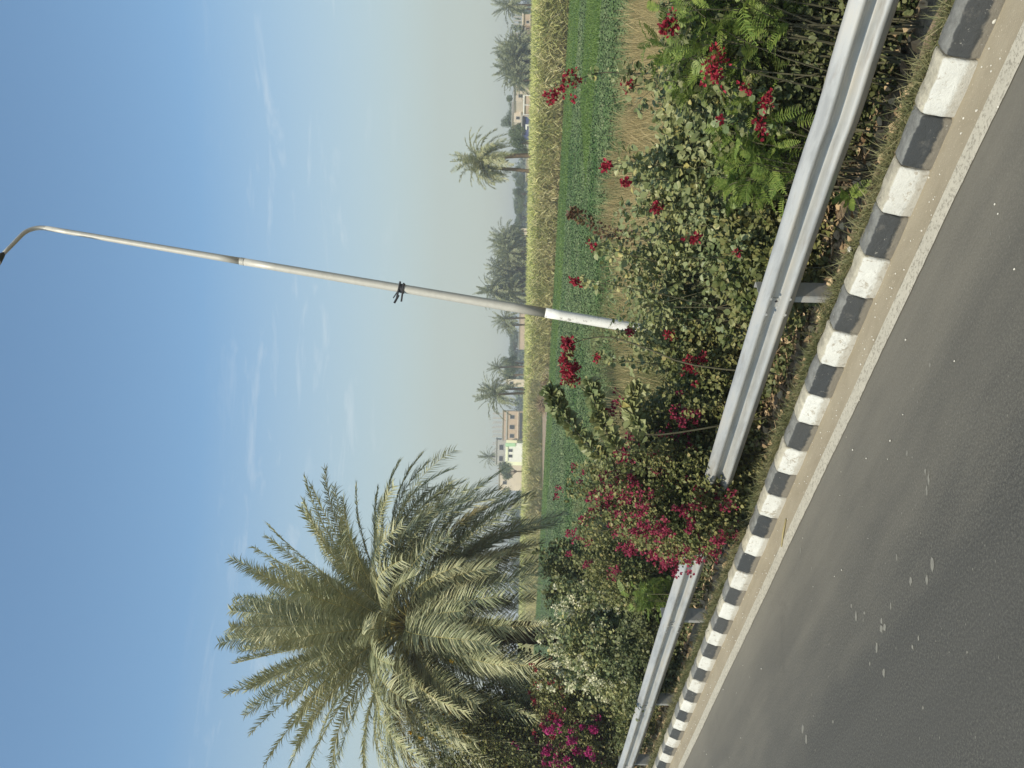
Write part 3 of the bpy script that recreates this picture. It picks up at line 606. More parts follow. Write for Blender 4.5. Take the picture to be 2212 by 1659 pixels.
# boots of cut fronds round the trunk
nb = 260; f = rng.random(nb); an = rng.random(nb)*2*np.pi; Pb = base+(PALMC-base)*f[:, None]
D0 = np.stack([np.cos(an), np.sin(an), np.zeros(nb)], 1); V, Q = strips(Pb+D0*.27, unit(D0*.55+np.array([0, 0, 1.])), .22, .12, .0, side=unit(np.cross(D0, [0, 0, 1.])), seg=2, prof=np.array([1, .8, .5]))
mesh_np('frond_boots', V, Q, m_tr, trunk)
ga = 2.399963; NF = 98; EXTRA = [[], []]
for k in range(NF+146):
    extra = k >= NF; f = (k+.5)/NF if not extra else (k-NF+.5)/110
    az = k*ga + random.uniform(-.12, .12)
    if extra:
        el = random.uniform(-34, 34); Ln = random.uniform(4.4, 5.6); gr = random.uniform(.18, .42)
        if k >= NF+110: el = random.uniform(25, 85); Ln = random.uniform(3.8, 4.8); gr = random.uniform(.03, .14); f = .3
    else:
        el = np.interp(f, [0, .25, .5, .75, 1], [87, 66, 40, 10, -34])+random.uniform(-7, 7)
        Ln = np.interp(f, [0, .15, .5, 1], [4.0, 4.6, 4.8, 4.3])*random.uniform(.9, 1.06)
        gr = np.interp(f, [0, .3, .6, 1], [.03, .09, .18, .24])*random.uniform(.75, 1.3)
    hz = np.array([math.cos(az), math.sin(az), 0]); d0 = hz*math.cos(R(el))+np.array([0, 0, 1])*math.sin(R(el))
    P = frond_path(PALMC+hz*.15+np.array([0, 0, .35-.75*(f if not extra or f == .3 else 1)]), d0, Ln, gr)
    (V, Q), (V2, Q2) = frond_geo(P, 112 if not extra else 92, .62, .030)
    if extra: EXTRA[0].append((V, Q)); EXTRA[1].append((V2, Q2)); continue
    old = f > .72 and random.random() < .55
    fr = mesh_np('frond', V, Q, M['palm_old'] if old else M['palm_leaf'], palm)
    mesh_np('rachis', V2, Q2, M['rachis'], fr, smooth=True)
V, Q = cat_mesh(EXTRA[0]); fr = tag(mesh_np('hanging_fronds', V, Q, M['palm_leaf'], palm), 'older fronds hanging down round the trunk', kind='stuff')
V, Q = cat_mesh(EXTRA[1]); mesh_np('rachises', V, Q, M['rachis'], fr, smooth=True)
# a few fruit stalks
for k in range(5):
    az = random.uniform(0, 6.28); hz = np.array([math.cos(az), math.sin(az), 0]); P = frond_path(PALMC+hz*.2+np.array([0, 0, -.1]), unit(hz*.8+np.array([0, 0, .5])), 1.3, 1.2, 12)
    V, Q = tubes([P], np.linspace(.018, .008, 12), 5); mesh_np('fruit_stalk', V, Q, M['rachis'], palm, smooth=True)

# ---------------------------------------------------------------- grasses and litter (stuff)
def in_view_xy(n, d0, d1, um=-120, uM=1780, power=1.0):
    """random ground spots seen in columns um..uM between d0 and d1 metres from the road axis"""
    u = rng.uniform(um, uM, n); d = d0+(d1-d0)*rng.random(n)**power; a = np.arctan((u-829.5)/FOC); x = -d/np.tan(yaw+a)
    return np.stack([x, d], 1), u
def tufts(xy, per, h, w, spread, mats=None, lean=.5, droop=.35, seg=3):
    n = len(xy); P = np.repeat(xy, per, 0)+rng.normal(size=(n*per, 2))*spread; z = gz(P[:, 1])-.02
    hh = np.repeat(h*rng.uniform(.6, 1.3, n), per)*rng.uniform(.5, 1.2, n*per)
    T = unit(np.stack([rng.normal(size=n*per)*lean, rng.normal(size=n*per)*lean, np.ones(n*per)], 1))
    return strips(np.concatenate([P, z[:, None]], 1), T, hh, w, droop*rng.uniform(.2, 1.8, n*per), seg=seg)
xy, u = in_view_xy(1500, 9.5, 28.5); k = (u > 980+rng.normal(size=len(u))*170) & ((xy[:, 1] < 21.5) | (u > 1150)); k &= snoise(np.c_[xy, 0*xy[:, 0]], .7, 9) > -.12
V, Q = tufts(xy[k], 110, 1.1, .016, .16, lean=.27, droop=.2, seg=4); V2, Q2 = tufts(xy[k]+.3, 25, .5, .012, .3, lean=.7, droop=.3)
xy, u = in_view_xy(520, 6.6, 10.5); k = (u > 860) & (u < 1400) & (snoise(np.c_[xy, 0*xy[:, 0]], 1.6, 31) > -.2)
V3, Q3 = tufts(xy[k], 80, .85, .008, .10, lean=.38, droop=.35, seg=4)
V, Q = cat_mesh([(V, Q), (V2, Q2), (V3, Q3)]); tag(mesh_np('dry_grass', V, Q, M['dry_grass']), 'tall straw coloured dry grass between the shrubs and the crop field', 'grass', kind='stuff')
xy, u = in_view_xy(2400, 8.4, 28.5); k = (xy[:, 1] < 22.5) & ((u < 1120+rng.normal(size=len(u))*150) & (rng.random(len(u)) < .85)) | (rng.random(len(u)) < .22)
V, Q = tufts(xy[k], 90, .85, .011, .14, lean=.33, droop=.25, seg=4); tag(mesh_np('green_grass', V, Q, M['olive_grass']), 'olive green grass tufts on the bank behind the shrubs', 'grass', kind='stuff')
n = 5600; xy = np.stack([-rng.uniform(-1, 34, n), 5.11+rng.random(n)*.24], 1); k = snoise(np.c_[xy, 0*xy[:, 0]], 2.0, 2) > -.75
V, Q = tufts(xy[k], 20, .21, .006, .04, lean=.7, droop=.6); tag(mesh_np('verge_grass', V, Q, M['verge_grass']), 'short grey green grass growing along the back of the kerb', 'grass', kind='stuff')
n = 16000; P = np.stack([-rng.uniform(-1, 34, n), rng.uniform(5.35, 7.6, n), np.zeros(n)], 1); P[:, 2] = gz(P[:, 1])+rng.random(n)**2*.12+.01
k = snoise(P, 1.7, 8) > -.45; P = P[k]; n = len(P)
V, Q = leaves(P, unit(rnd_dir(n)*[1, 1, .5]), unit(rnd_dir(n)*.55+np.array([0, -.2, 1])), rng.uniform(.03, .11, n), LEAF_T)
V2, Q2 = strips(P[:3500]+[0, 0, .01], unit(rnd_dir(3500)*[1, 1, .35]), rng.uniform(.05, .22, 3500), .006, .05, seg=2, prof=np.array([1, 1, .6]))
V, Q = cat_mesh([(V, Q), (V2, Q2)]); tag(mesh_np('leaf_litter', V, Q, M['litter']), 'brown dead leaves and twigs on the ground under the guardrail', 'leaf litter', kind='stuff')
# under-storey greenery on the ground under the shrubs
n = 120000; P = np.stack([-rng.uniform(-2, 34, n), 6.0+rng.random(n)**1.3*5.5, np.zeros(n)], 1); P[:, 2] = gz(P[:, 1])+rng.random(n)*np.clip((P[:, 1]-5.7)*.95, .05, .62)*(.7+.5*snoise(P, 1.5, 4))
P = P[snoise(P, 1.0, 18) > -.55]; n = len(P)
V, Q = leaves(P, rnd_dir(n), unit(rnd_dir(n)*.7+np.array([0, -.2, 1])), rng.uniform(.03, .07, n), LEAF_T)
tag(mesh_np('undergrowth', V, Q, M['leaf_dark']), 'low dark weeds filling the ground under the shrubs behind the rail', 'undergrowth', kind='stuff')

# fields
def field(name, label, cat, mname, d0, d1, x0f, x1f, nl, size, h, T=LEAF_T, blades=False, z0=-1.0, uM=1780, um=-150):
    u = rng.uniform(um, uM, nl); d = np.sqrt(d0**2+(d1**2-d0**2)*rng.random(nl)) if not blades else d0+(d1-d0)*rng.random(nl)
    x = -d/np.tan(yaw+np.arctan((u-829.5)/FOC)); k = (x > x0f) & (x < x1f); x, d = x[k], d[k]; n = len(x)
    # planted in rows along the road
    d = np.where(rng.random(n) < .6, np.round(d/.7)*.7+rng.normal(size=n)*.12, d)
    P = np.stack([x, d, np.full(n, z0)], 1); P[:, 2] += (h*(.55+.25*snoise(P, .5, 3))+rng.random(n)*h*.5) if not blades else h*.4
    if blades:
        T_ = unit(rng.normal(size=(n, 3))*.45+np.array([0, 0, 1])); V, Q = strips(P, T_, h*rng.uniform(.6, 1.3, n), size, .3, seg=2, prof=np.array([1, .9, .1]))
    else: V, Q = leaves(P, unit(rnd_dir(n)*[1, 1, .5]), unit(rnd_dir(n)*.8+np.array([0, -.3, 1])), size*rng.uniform(.6, 1.4, n), T)
    xs = np.linspace(max(x0f, -d1/math.tan(R(15))), min(x1f, -d0/math.tan(R(75))+10), 60); ys = np.linspace(d0, d1, 10)
    X, Y = np.meshgrid(xs, ys, indexing='ij'); Z = z0+h*.5+0*X; i = np.arange(X.size).reshape(X.shape)
    V2 = np.stack([X, Y, Z], -1).reshape(-1, 3); q2 = np.stack([i[:-1, :-1], i[1:, :-1], i[1:, 1:], i[:-1, 1:]], -1).reshape(-1, 4)
    V, Q = cat_mesh([(V, Q), (V2, [q2])]); return tag(mesh_np(name, V, Q, M[mname]), label, cat, kind='stuff')
XF = 29.0
field('leafy_crop', 'blue green leafy crop in rows across the field', 'crop', 'crop', 27, 41, -900, 60, 150000, .10, .30)
field('leafy_crop', 'nearest edge of the blue green crop, left of the bare dry grass', 'crop', 'crop', 21, 27, -900, -20, 60000, .10, .30, um=-150, uM=1150)
field('leafy_crop', 'far band of blue green crop behind the bright plot', 'crop', 'crop', 52, 59.5, -900, 60, 80000, .12, .30)
field('leafy_crop', 'middle band of blue green crop beside the bright plot', 'crop', 'crop', 41, 52, -900, -XF, 80000, .12, .30)
field('green_fodder', 'bright green fodder plot at the right between two bands of leafy crop', 'crop', 'fodder', 41, 52, -XF, 60, 45000, .05, .30, blades=True, um=1100)
field('green_fodder', 'smooth bright green fodder strip in front of the cane', 'crop', 'fodder', 59.5, 76, -900, 60, 130000, .07, .30, blades=True)
# sugar cane: tall blades, thick at the front edge, with one harvested gap
def cane(name, label, spots, per, z0, zr, blen, bw, mname, extra=None, seg=3):
    n = len(spots); P = np.repeat(spots, per, 0)+rng.normal(size=(n*per, 2))*.25; m_ = n*per
    z = z0+zr*rng.random(m_)**.8; az = rng.random(m_)*6.28; up_ = rng.uniform(.6, 2.4, m_)
    T_ = unit(np.stack([np.cos(az), np.sin(az), up_], 1)); V, Q = strips(np.concatenate([P, z[:, None]], 1), T_, blen*rng.uniform(.6, 1.2, m_), bw, rng.uniform(.15, .75, m_), seg=seg)
    return V, Q
GX0, GX1, GD = -118.0, -84.0, 128.0                   # harvested gap
def spots_in(n, d0, d1, um=-150, uM=1800):
    u = rng.uniform(um, uM, n); d = d0+(d1-d0)*rng.random(n); x = -d/np.tan(yaw+np.arctan((u-829.5)/FOC)); k = ~((x > GX0) & (x < GX1) & (d < GD)); return np.stack([x[k], d[k]], 1)
fr_ = spots_in(5200, 76.5, 81)
V1, Q1 = cane('c', '', fr_, 11, -1.0, 2.7, 1.5, .085, '')
gapf = np.stack([rng.uniform(GX0, GX1, 900), GD+rng.random(900)*3], 1); V1b, Q1b = cane('c', '', gapf, 9, -1, 2.7, 1.5, .12, '')
gs = np.stack([GX0-rng.random(700)*2, rng.uniform(77, GD, 700)], 1); V1c, Q1c = cane('c', '', gs, 9, -1, 2.7, 1.5, .10, '')
V, Q = cat_mesh([(V1, Q1), (V1b, Q1b), (V1c, Q1c)])
tag(mesh_np('cane_edge', V, Q, M['cane_low']), 'dry straw mixed lower leaves along the front edge of the sugar cane', 'sugar cane', kind='stuff')
top1 = spots_in(26000, 76.5, 130); V1, Q1 = cane('c', '', top1, 5, 1.15, .75, 1.3, .10, '')
top2 = spots_in(15000, 130, 230); V2, Q2 = cane('c', '', top2, 3, 1.15, .75, 1.5, .18, '', seg=2)
def slab(x0, x1, d0, d1, z=1.35):
    return box(((x0+x1)/2, (d0+d1)/2, (z-1.0)/2), (x1-x0, d1-d0, z+1.0))
V, Q = cat_mesh([(V1, Q1), (V2, Q2), slab(GX1, 60, 79, 250), slab(-600, GX0-1, 79, 250), slab(GX0-1, GX1, GD+2.5, 250)])
tag(mesh_np('sugar_cane', V, Q, M['cane']), 'yellow green standing sugar cane stretching to the village', 'sugar cane', kind='stuff')
# dry brush at the gap's edge
for kk, (u_, v_, ru_, rv_, lb) in enumerate([(785, 1152, 26, 26, 'leafless brown brush at the left corner of the bare plot'), (835, 1168, 22, 14, 'low straw brown brush on the bare plot left of the lamp'), (925, 1160, 16, 14, 'grey brown brush at the right corner of the bare plot')]):
    c = at(u_, 1185, 115); c[2] = -1; n = 900; o = empty('dry_bush', c, lb, 'bush', 'dry bushes at the bare plot')
    A = unit(rng.normal(size=(n, 3))*[1, 1, .6]+np.array([0, 0, .7])); P0 = c+rng.normal(size=(n, 3))*[ru_*.03, ru_*.03, .1]*.5; P0[:, 2] = -1+rng.random(n)*rv_*.05
    V, Q = strips(P0, A, rng.uniform(.5, 1.6, n), .05, .2, seg=2, prof=np.array([1, .8, .2])); mesh_np('twigs', V, Q, M['litter'], o)

# ---------------------------------------------------------------- far palms, trees and houses
def palm_crown(seed, nf, Ln, nl, lw, ll, hang=1.0):
    V_, Q_ = [], []
    for k in range(nf):
        f = (k+.5)/nf; az = k*ga+random.uniform(-.3, .3); el = np.interp(f, [0, .4, 1], [80, 35, -35])+random.uniform(-10, 10)
        hz = np.array([math.cos(az), math.sin(az), 0]); d0 = hz*math.cos(R(el))+np.array([0, 0, 1])*math.sin(R(el))
        P = frond_path(np.array([0, 0, 0.])+hz*.1, d0, Ln*random.uniform(.85, 1.1), np.interp(f, [0, 1], [.15, .45])*hang, 9)
        a, b_ = frond_geo(P, nl, ll, lw, seg=2, start=.12, r0=.04); V_.append(a); V_.append(b_)
    return cat_mesh(V_)
CR = []
for s_ in range(4):
    V, Q = palm_crown(s_, 34, 3.9, 22, .13, .62, 1.1); o = mesh_np('crown', V, Q, M['far_palm']); me = o.data; bpy.data.objects.remove(o); CR.append(me)
V, Q = palm_crown(9, 46, 4.4, 30, .10, .7, 1.5); o = mesh_np('crown', V, Q, leafmat('lone_palm_leaf', [(0, (.15, .18, .08)), (.6, (.28, .29, .14)), (1, (.40, .37, .2))], .12)); CRL = o.data; bpy.data.objects.remove(o)
def far_palm(u, v, D, label, scale=1.0, me=None, group='date palms by the village', lean=0, trunk_r=.22, name='date_palm'):
    c = at(u, v, D); b = np.array([c[0]-RIn[0]*lean, c[1]-RIn[1]*lean, -1.0]); o = empty(name, b, label, 'palm tree', group)
    t_ = np.linspace(0, 1, 8)[:, None]; P = b+(c-b)*t_; P += RIn*(np.sin(t_*3.1)*.25); V, Q = tubes([P], np.linspace(trunk_r*1.3, trunk_r, 8), 8); mesh_np('trunk', V, Q, m_tr, o)
    cr_ = bpy.data.objects.new('crown', me or random.choice(CR)); COL.objects.link(cr_); cr_.parent = o; cr_.location = Vector(c-b); cr_.scale = (scale,)*3; cr_.rotation_euler.z = random.uniform(0, 6.28)
    return o
far_palm(1315, 1042, 108, 'lone tall palm with shaggy hanging crown standing before the cane horizon, near stem', 1.0, CRL, 'lone twin palms in the cane', -.6, .26)
far_palm(1296, 1052, 109, 'lower second crown of the shaggy twin palms, left stem', .62, CRL, 'lone twin palms in the cane', .9, .2)
PL = [(1130, 1092, 210, 1.05), (1148, 1104, 215, .8), (1112, 1100, 205, .9), (1090, 1090, 220, 1.0), (1077, 1082, 215, 1.0), (1060, 1092, 222, .9), (1045, 1078, 210, .9), (1030, 1066, 205, 1.1), (1012, 1092, 215, .9), (1022, 1085, 218, .8),
      (970, 1092, 215, .95), (955, 1098, 220, .7), (865, 1078, 225, .8), (806, 1075, 170, 1.15), (818, 1068, 174, .8), (672, 1058, 300, 1.0), (1520, 1108, 190, 1.1), (1541, 1112, 195, 1.0), (1500, 1118, 188, 1.0), (1484, 1128, 186, .9), (1556, 1100, 205, 1.0), (1646, 1100, 200, 1.1)]
for q_ in range(16): PL.append((random.uniform(1005, 1150), random.uniform(1096, 1112), random.uniform(205, 228), random.uniform(.9, 1.25)))
for q_ in range(9): PL.append((random.uniform(1480, 1575), random.uniform(1108, 1130), random.uniform(186, 205), random.uniform(.9, 1.2)))
NEARBY = {13: 'full grey green palm left of the beige house with roof posts', 14: 'smaller palm crown behind the full one by the house', 12: 'slim palm top above the round tree left of the lamp', 15: 'far palm top rising behind the pale green and white house', 21: 'palm at the far right edge above the dark parked bus', 10: 'palm just left of the lamp shaft above the cane', 11: 'low palm left beside the lamp shaft', 16: 'tall palm in the middle of the right-hand grove', 17: 'palm right of the tallest one in the right-hand grove', 18: 'palm left of the tallest one in the right-hand grove', 19: 'lowest palm at the left end of the right-hand grove', 20: 'palm at the back of the right-hand grove beside the unfinished house',
          0: 'palm with the highest crown at the right end of the middle grove', 7: 'tallest palm at the left end of the middle grove, beside the lamp'}
for k, (u_, v_, D_, s_) in enumerate(PL):
    far_palm(u_, v_, D_, NEARBY.get(k, 'date palm within the grove right of the lamp, crown merging with its neighbours' if k < 38 else 'low date palm within the grove left of the unfinished brick house'), s_*1.15, lean=random.uniform(-.8, .8))
def tree_mesh(seed, n, lobes, size):
    r = np.random.default_rng(seed); Cs = r.normal(size=(lobes, 3))*[.55, .55, .34]; Rs = r.uniform(.28, .5, lobes); k = r.integers(0, lobes, n)
    d = r.normal(size=(n, 3)); d /= np.linalg.norm(d, axis=1)[:, None]; P = Cs[k]+d*(Rs[k]*r.random(n)**.35)[:, None]
    return leaves(P, r.normal(size=(n, 3)), d*.8+r.normal(size=(n, 3))*.5+[0, 0, .5], size*r.uniform(.6, 1.4, n), LEAF_T)
TM = []
for s_ in range(4):
    V, Q = tree_mesh(s_, 4200, 11, .085); o = mesh_np('crown', V, Q, M['far_leaf']); TM.append(o.data); bpy.data.objects.remove(o)
def far_tree(u, vt, vb, D, ru, label, group='trees by the village', k=None):
    c = at(u, (vt+vb)/2, D); rz_ = (vb-vt)/2*m_of(D); rx_ = ru*m_of(D); b = np.array([c[0], c[1], -1.0]); o = empty('tree', b, label, 'tree', group)
    P = b+(c-b)*np.linspace(0, 1, 6)[:, None]; limbs = [tubes([P], np.linspace(.3, .14, 6), 7)]
    for q_ in range(5):
        e_ = c+rng.normal(size=3)*[rx_*.4, rx_*.4, rz_*.4]; limbs.append(tubes([[P[3], (P[3]+e_)/2+[0, 0, .3], e_]], [.14, .08, .04], 5))
    V, Q = cat_mesh(limbs); mesh_np('trunk', V, Q, m_tr, o)
    cr_ = bpy.data.objects.new('crown', TM[(k if k is not None else random.randrange(4))]); COL.objects.link(cr_); cr_.parent = o; cr_.location = Vector(c-b); cr_.scale = (rx_/.9, rx_/.9, rz_/.72); cr_.rotation_euler.z = random.uniform(0, 6)
    return o
TR = [(1640, 1093, 1140, 215, 14, 'grey green tree behind the dark parked bus at the right edge'), (1563, 1088, 1145, 210, 18, 'bushy tree beside the unfinished brick house'), (1545, 1105, 1148, 200, 20, 'dense round tree in the right-hand grove'),
      (1400, 1088, 1118, 260, 22, 'dark flat-topped tree behind the beige flat house'), (1372, 1092, 1140, 200, 16, 'dark tree left of the blue painted shop'), (1350, 1100, 1142, 170, 16, 'dark green tree just right of the lone palm'), (1335, 1110, 1144, 175, 12, 'small dark tree behind the lone palm stems'),
      (1240, 1112, 1136, 260, 18, 'greyish tree behind the cane left of the lone palm'), (1215, 1106, 1134, 330, 24, 'pale hazy tree mass mid distance behind the cane'), (1190, 1112, 1132, 320, 18, 'pale hazy round tree next to the middle grove'), (1160, 1100, 1130, 240, 16, 'grey green tree at the right end of the middle grove'),
      (1100, 1100, 1130, 225, 24, 'dark round tree low in the middle grove'), (1065, 1102, 1130, 225, 20, 'round tree among palm stems right of the lamp'), (905, 1098, 1122, 380, 22, 'faint hazy tree line left of the lamp'), (930, 1100, 1122, 390, 18, 'faintest hazy tree beside the lamp shaft'), (875, 1088, 1118, 235, 18, 'round tree below the slim palm top'),
      (850, 1082, 1118, 235, 18, 'dense round tree right of the full grey palm'), (641, 1076, 1112, 250, 22, 'dark round tree in front of the pale house'), (1268, 1112, 1138, 300, 14, 'hazy tree behind the lone palm on its left')]
for k, t_ in enumerate(TR): far_tree(*t_[:5], t_[5], k=k % 4)
# far-off wood on the horizon
pcs = []
for q_ in range(230):
    u_ = random.uniform(-150, 1800); D_ = random.uniform(430, 620); c = at(u_, 1120, D_); h_ = random.uniform(5, 9.5)*(1+.25*math.sin(u_/60.)); V, Q = tree_mesh(100+q_ % 7, 260, 7, .22)
    V = V*[h_*.9, h_*.9, h_*.62]+[c[0], c[1], -1+h_*.5]; pcs.append((V, Q))
V, Q = cat_mesh(pcs); tag(mesh_np('far_wood', V, Q, M['far_leaf']), 'faint hazy line of trees along the horizon behind the village', 'trees', kind='stuff')
# houses
HM = {'brick': plain('mud_brick', (.46, .35, .26), .9, 0, .15, .8), 'beige': plain('beige_plaster', (.58, .50, .40), .9, 0, .12, .6), 'conc': plain('bare_concrete', (.38, .37, .34), .9, 0, .12, .6),
      'pale': plain('pale_plaster', (.78, .80, .58), .8, 0, .08, .6), 'white': plain('white_plaster', (.75, .74, .70), .8, 0, .08, .6), 'green': plain('green_paint', (.38, .60, .36), .8, 0, .08, .6), 'dark': plain('dark_opening', (.035, .035, .04), .6), 'blue': plain('blue_paint', (.07, .08, .20), .6, 0, .15, 1), 'glass': plain('bus_glass', (.03, .04, .05), .15)}
ta = math.atan2(RI.y, RI.x)
def house(u0, u1, vt, D, label, wall, dep=9, wins=(), posts=0, bands=(), name='house', cat='house', rz=0.0, post_h=2.2, roof=True, slab_m='conc'):
    """wins: (fraction across, metres above floor line, width, height)"""
    a, b_ = at(u0, vt, D), at(u1, vt, D); c = (a+b_)/2; wd = np.linalg.norm(b_-a); h = c[2]+1.0; ro = ta+rz
    fx = np.array([math.cos(ro), math.sin(ro), 0]); fy = np.array([-math.sin(ro), math.cos(ro), 0])    # fy points away
    if fy@Fn < 0: fy = -fy
    ce = np.array([c[0], c[1], -1.0])+fy*dep/2
    o = empty(name, ce, label, cat, 'village houses beyond the cane')
    V, Q = box(ce+[0, 0, h/2], (wd, dep, h), ro); wl = mesh_np('wall', V, Q, HM[wall], o)
    if roof: V, Q = box(ce+[0, 0, h+.1], (wd+.5, dep+.5, .22), ro); mesh_np('roof_slab', V, Q, HM[slab_m], o)
    fc = ce-fy*dep/2
    for (fx_, z_, w_, h_) in wins:
        p = fc+fx*(fx_-.5)*wd; p[2] = -1+h-z_
        V, Q = box(p-fy*.03, (w_+.24, .12, h_+.24), ro); wn = mesh_np('window', V, Q, HM['white' if wall in ('white', 'pale') else 'conc'], o)
        V, Q = box(p-fy*.10, (w_, .06, h_), ro); mesh_np('pane', V, Q, HM['dark'], wn)
    for (z_, h_, m_, x0_, x1_) in bands:
        p = fc+fx*((x0_+x1_)/2-.5)*wd; p[2] = -1+h-z_; V, Q = box(p-fy*.12, (wd*(x1_-x0_), .3, h_), ro); mesh_np('facade_band', V, Q, HM[m_], o)
    for k in range(posts):
        for s_ in (-.46, .46):
            p = ce+fx*((k+.5)/posts-.5)*wd*.95+fy*s_*dep; p[2] = -1+h+.2+post_h/2; V, Q = box(p, (.28, .28, post_h), ro); mesh_np('roof_post', V, Q, HM['conc'], o)
    return o
house(1603, 1629, 1129, 195, 'unfinished brown brick house with bare concrete posts on its roof, beside the dark bus', 'brick', wins=[(.3, 1.2, .5, .6)], posts=3, bands=[(.05, .3, 'beige', 0, 1), (1.7, .2, 'beige', 0, 1)], rz=.1, post_h=1.9)
house(1564, 1596, 1135, 190, 'low brown brick house with roof posts, left of the unfinished brick one', 'brick', posts=2, post_h=2.6, rz=-.05)
house(1440, 1478, 1111, 205, 'beige two storey house beside the right-hand palm grove', 'beige', wins=[(.3, 1.5, .7, .8), (.7, 1.5, .7, .8)], rz=.05)
house(1395, 1440, 1107, 212, 'broad blotchy beige house behind the white framed yard wall', 'beige', wins=[(.2, 1.4, .6, .8), (.6, 1.4, .6, .8), (.85, 3, .6, .8)], bands=[(2.2, .15, 'conc', 0, 1)])
o = house(1410, 1453, 1131, 185, 'white framed brown yard wall in front of the beige houses', 'brick', dep=.4, name='yard_wall', cat='wall', bands=[(.05, .25, 'white', 0, 1), (1.9, .2, 'white', 0, 1), (1.0, 1.8, 'white', 0, .03), (1.0, 1.8, 'white', .97, 1), (1.0, 1.8, 'white', .49, .52)], roof=False)
house(1366, 1408, 1128, 182, 'dark blue painted shop with white marks on its front', 'blue', dep=5, bands=[(.3, .35, 'dark', 0, 1), (1.2, 1.0, 'white', .48, .56), (.9, .35, 'white', .3, .5), (1.6, .3, 'white', .2, .45)], name='shop', cat='shop', rz=.05)
house(1373, 1400, 1116, 230, 'small grey house behind the blue shop', 'conc', wins=[(.5, 1.2, .8, .8)])
house(1332, 1362, 1133, 190, 'long low grey house between the blue shop and the lone palm', 'conc', dep=6, wins=[(.3, 1.2, .5, .6), (.7, 1.2, .5, .6)])
house(1280, 1330, 1137, 230, 'low beige wall-like house behind the lone palm', 'beige', dep=6)
house(1150, 1166, 1117, 300, 'tiny pale house corner beside the middle grove', 'beige', wins=[(.5, 1.5, .8, .8)])
house(905, 1000, 1122, 330, 'long low pinkish house far behind the lamp', 'brick', dep=6)
house(824, 840, 1094, 210, 'narrow beige house with roof posts right of the full grey palm', 'beige', posts=2, post_h=1.8, wins=[(.5, 1.2, .5, .7)])
house(709, 771, 1086, 270, 'brick two storey house with square dark windows and a row of roof posts', 'brick', wins=[(.14, 3.0, 1.1, 1.3), (.80, 3.0, 1.1, 1.3), (.45, 3.0, 1.2, 1.5)], posts=6, post_h=3.2, bands=[(1.2, .4, 'conc', 0, 1), (5.9, .9, 'dark', .05, .95), (4.9, .25, 'beige', 0, 1)])
house(655, 709, 1072, 272, 'pale yellow and white house with a green band and grey unfinished top floor', 'conc', bands=[(6.0, 5.6, 'pale', .0, 1.0)], wins=[(.25, 1.6, 1.6, 1.2), (.7, 1.6, 1.6, 1.2)], posts=3, post_h=1.2)
o = house(662, 702, 1092, 268, 'white ground floor porch with green painted pillar before the pale house', 'white', dep=1.2, bands=[(1.5, 3.2, 'green', .82, 1.0), (.4, .7, 'pale', 0, .8)], wins=[(.3, 1.6, .9, 1.2), (.6, 1.6, .9, 1.2)], name='porch', cat='porch', roof=False)
house(600, 655, 1078, 285, 'beige flat-roofed house left of the pale house, half behind palm fronds', 'beige', wins=[(.3, 2, 1, 1.2), (.7, 2, 1, 1.2)], posts=2, post_h=1)
# bus seen at the right edge
bc = at(1648, 1143, 178); bus = empty('parked_bus', (bc[0], bc[1], -1), 'dark blue grey bus parked by the brick house at the right edge', 'bus')
bb = np.array([bc[0], bc[1], 0.0]); V, Q = box(bb+[0, 0, .95], (7.5, 2.3, 2.5), ta, .15); mesh_np('body', V, Q, HM['blue'], bus)
fyv = np.array([Fh.x, Fh.y, 0]); fxv = np.array([Hr.x, Hr.y, 0])
for k in range(5):
    V, Q = box(bb-fyv*1.17+fxv*(k-2)*1.35+[0, 0, 1.45], (1.15, .06, .8), ta); mesh_np('window', V, Q, HM['glass'], bus)
for s_ in (-2.3, 2.3):
    p = bb-fyv*1.1+fxv*s_; V, Q = tubes([[p-fyv*.12+[0, 0, -.5], p+fyv*.15+[0, 0, -.5]]], [.48, .48], 16); mesh_np('wheel', V, Q, M['black_metal'], bus)
# distribution pole by the village
c = at(735, 1098, 240)

# ---------------------------------------------------------------- small things on the road
pc = []
r = np.random.default_rng(5)
def pebble(c, s, seed):
    rr = np.random.default_rng(seed); V = []; 
    for la in (-.9, -.3, .35, .9):
        for k in range(7):
            an = k/7*6.283; q_ = math.cos(la)*rr.uniform(.8, 1.15); V.append((q_*math.cos(an), q_*math.sin(an)*.8, math.sin(la)*.6))
    i = np.arange(28).reshape(4, 7); j = np.roll(i, -1, 1); q = np.stack([i[:-1], j[:-1], j[1:], i[1:]], -1).reshape(-1, 4)
    return np.array(V)*s+np.array(c), [q, np.array([i[0][::-1], i[-1]])]
def road_pt(u, v, z=0.0):
    d = Fn+(u-829.5)/FOC*RIn-(v-1106)/FOC*UIn; return CPn+d*((z-H_CAM)/d[2])
c = road_pt(1614, 2152); V, Q = pebble([c[0], c[1], .016], .024, 3); o = mesh_np('pebble', V, Q, M['stone'], smooth=True); tag(o, 'white round pebble on the sand before the nearest kerbstones', 'pebble')
c = road_pt(677, 1848); c = at(1128, 1830, dd(1128, 5.2)); V, Q = pebble([c[0], 5.22, .17], .030, 4); o = mesh_np('pebble', V, Q, M['stone'], smooth=True); tag(o, 'white pebble lying in the grass behind the kerb', 'pebble')
a_, b_ = road_pt(538, 1698, .012), road_pt(478, 1688, .016); V, Q = tubes([[a_, (a_+b_)/2+[0, 0, .006], b_]], [.008, .010, .006], 6); o = mesh_np('straw_stalk', V, Q, M['dry_grass'], smooth=True); tag(o, 'dry yellow cane stalk lying across the white road line', 'stalk')
pcs = []
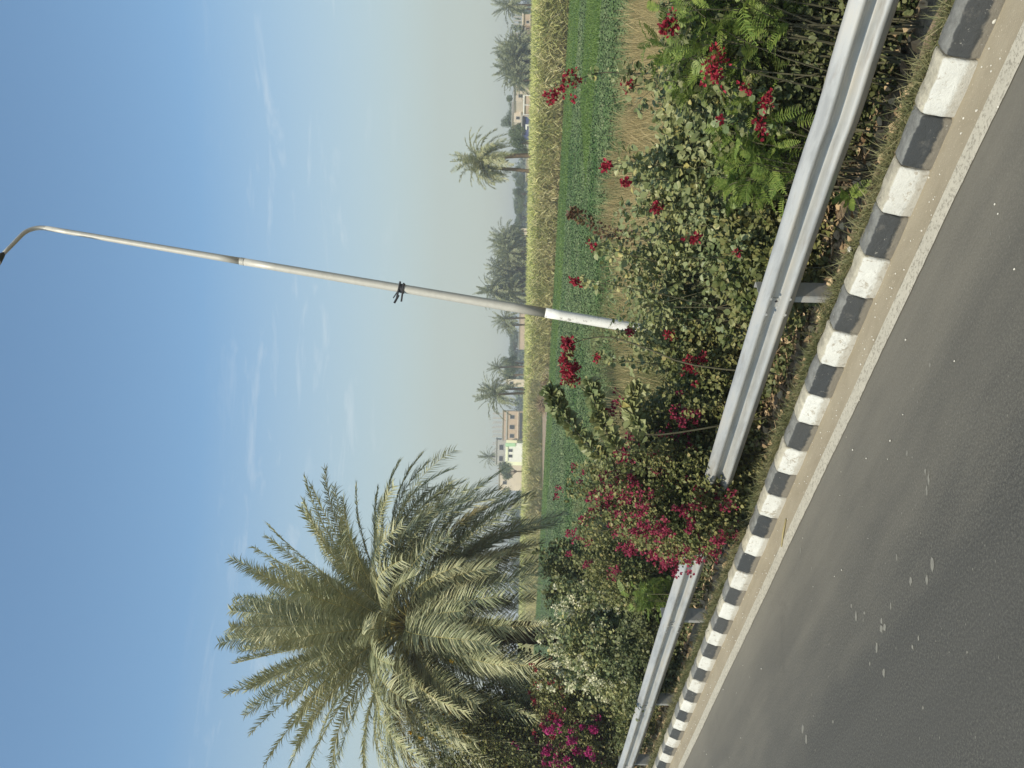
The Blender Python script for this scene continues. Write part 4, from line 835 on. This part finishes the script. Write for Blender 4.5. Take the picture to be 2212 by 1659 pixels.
for k in range(420):
    p = np.array([-r.uniform(-1, 26), 4.62+abs(r.normal())*.12 if r.random() < .8 else r.uniform(3.5, 4.5), .008]); p[1] = min(p[1], 4.85); pcs.append(pebble(p, r.uniform(.003, .009), k))
V, Q = cat_mesh(pcs); tag(mesh_np('grit', V, Q, M['stone']), 'tiny stones scattered on the sandy strip by the kerb', 'grit', kind='stuff')
# pale splashes on the asphalt
pcs = []
SP = [(440, 2015, 22, 7), (405, 1968, 14, 5), (408, 2003, 14, 5), (300, 1905, 12, 6), (303, 1912, 10, 5), (318, 1905, 9, 4), (260, 1895, 14, 4), (205, 1910, 13, 4), (85, 1735, 12, 4), (62, 1742, 14, 4), (330, 1850, 14, 4), (350, 1925, 10, 3), (640, 2000, 9, 4), (625, 2007, 16, 4), (600, 2003, 12, 4), (680, 1960, 8, 3), (870, 2010, 7, 4), (130, 1995, 5, 3), (280, 1985, 7, 3), (262, 1972, 7, 3), (455, 1938, 8, 3), (335, 1868, 6, 3), (470, 1730, 8, 2), (350, 1840, 6, 3), (225, 1880, 6, 3), (100, 1800, 5, 3), (250, 2090, 5, 3)]
for k in range(130): SP.append((r.uniform(0, 1500), r.uniform(1750, 2200), r.uniform(1.5, 5), r.uniform(1, 2)))
for k, (u_, v_, a_, h_) in enumerate(SP):
    p = road_pt(u_, v_); a_ *= .8; h_ *= .7
    if p[1] > 4.3: continue
    sx_, sy_ = road_pt(u_+a_, v_)-p, road_pt(u_, v_+h_)-p; an = np.linspace(0, 6.283, 11)[:-1]; rr = r.uniform(.7, 1.25, 10)
    V = p+np.cos(an)[:, None]*rr[:, None]*sx_+np.sin(an)[:, None]*rr[:, None]*sy_*.8; V[:, 2] = .0035; pcs.append((V, [np.arange(10)[None, :]]))
V, Q = cat_mesh(pcs); tag(mesh_np('paint_spatter', V, Q, plain('pale_spatter', (.19, .185, .155), .9, 0, .2, 30)), 'pale dried splashes and specks on the dark asphalt', 'spatter', kind='stuff')

# ---------------------------------------------------------------- haze
V, Q = box((0, 0, 6.5), (1900, 1900, 17.2)); m = bpy.data.materials.new('haze'); m.use_nodes = True; t = m.node_tree; t.nodes.clear()
o_ = t.nodes.new('ShaderNodeOutputMaterial'); pv = t.nodes.new('ShaderNodeVolumePrincipled'); pv.inputs['Color'].default_value = (.86, .90, .93, 1); pv.inputs['Density'].default_value = .0011
pv.inputs['Anisotropy'].default_value = .2
t.links.new(pv.outputs[0], o_.inputs['Volume'])
tag(mesh_np('haze', V, Q, m), 'thin pale haze over the fields', 'haze', kind='stuff')
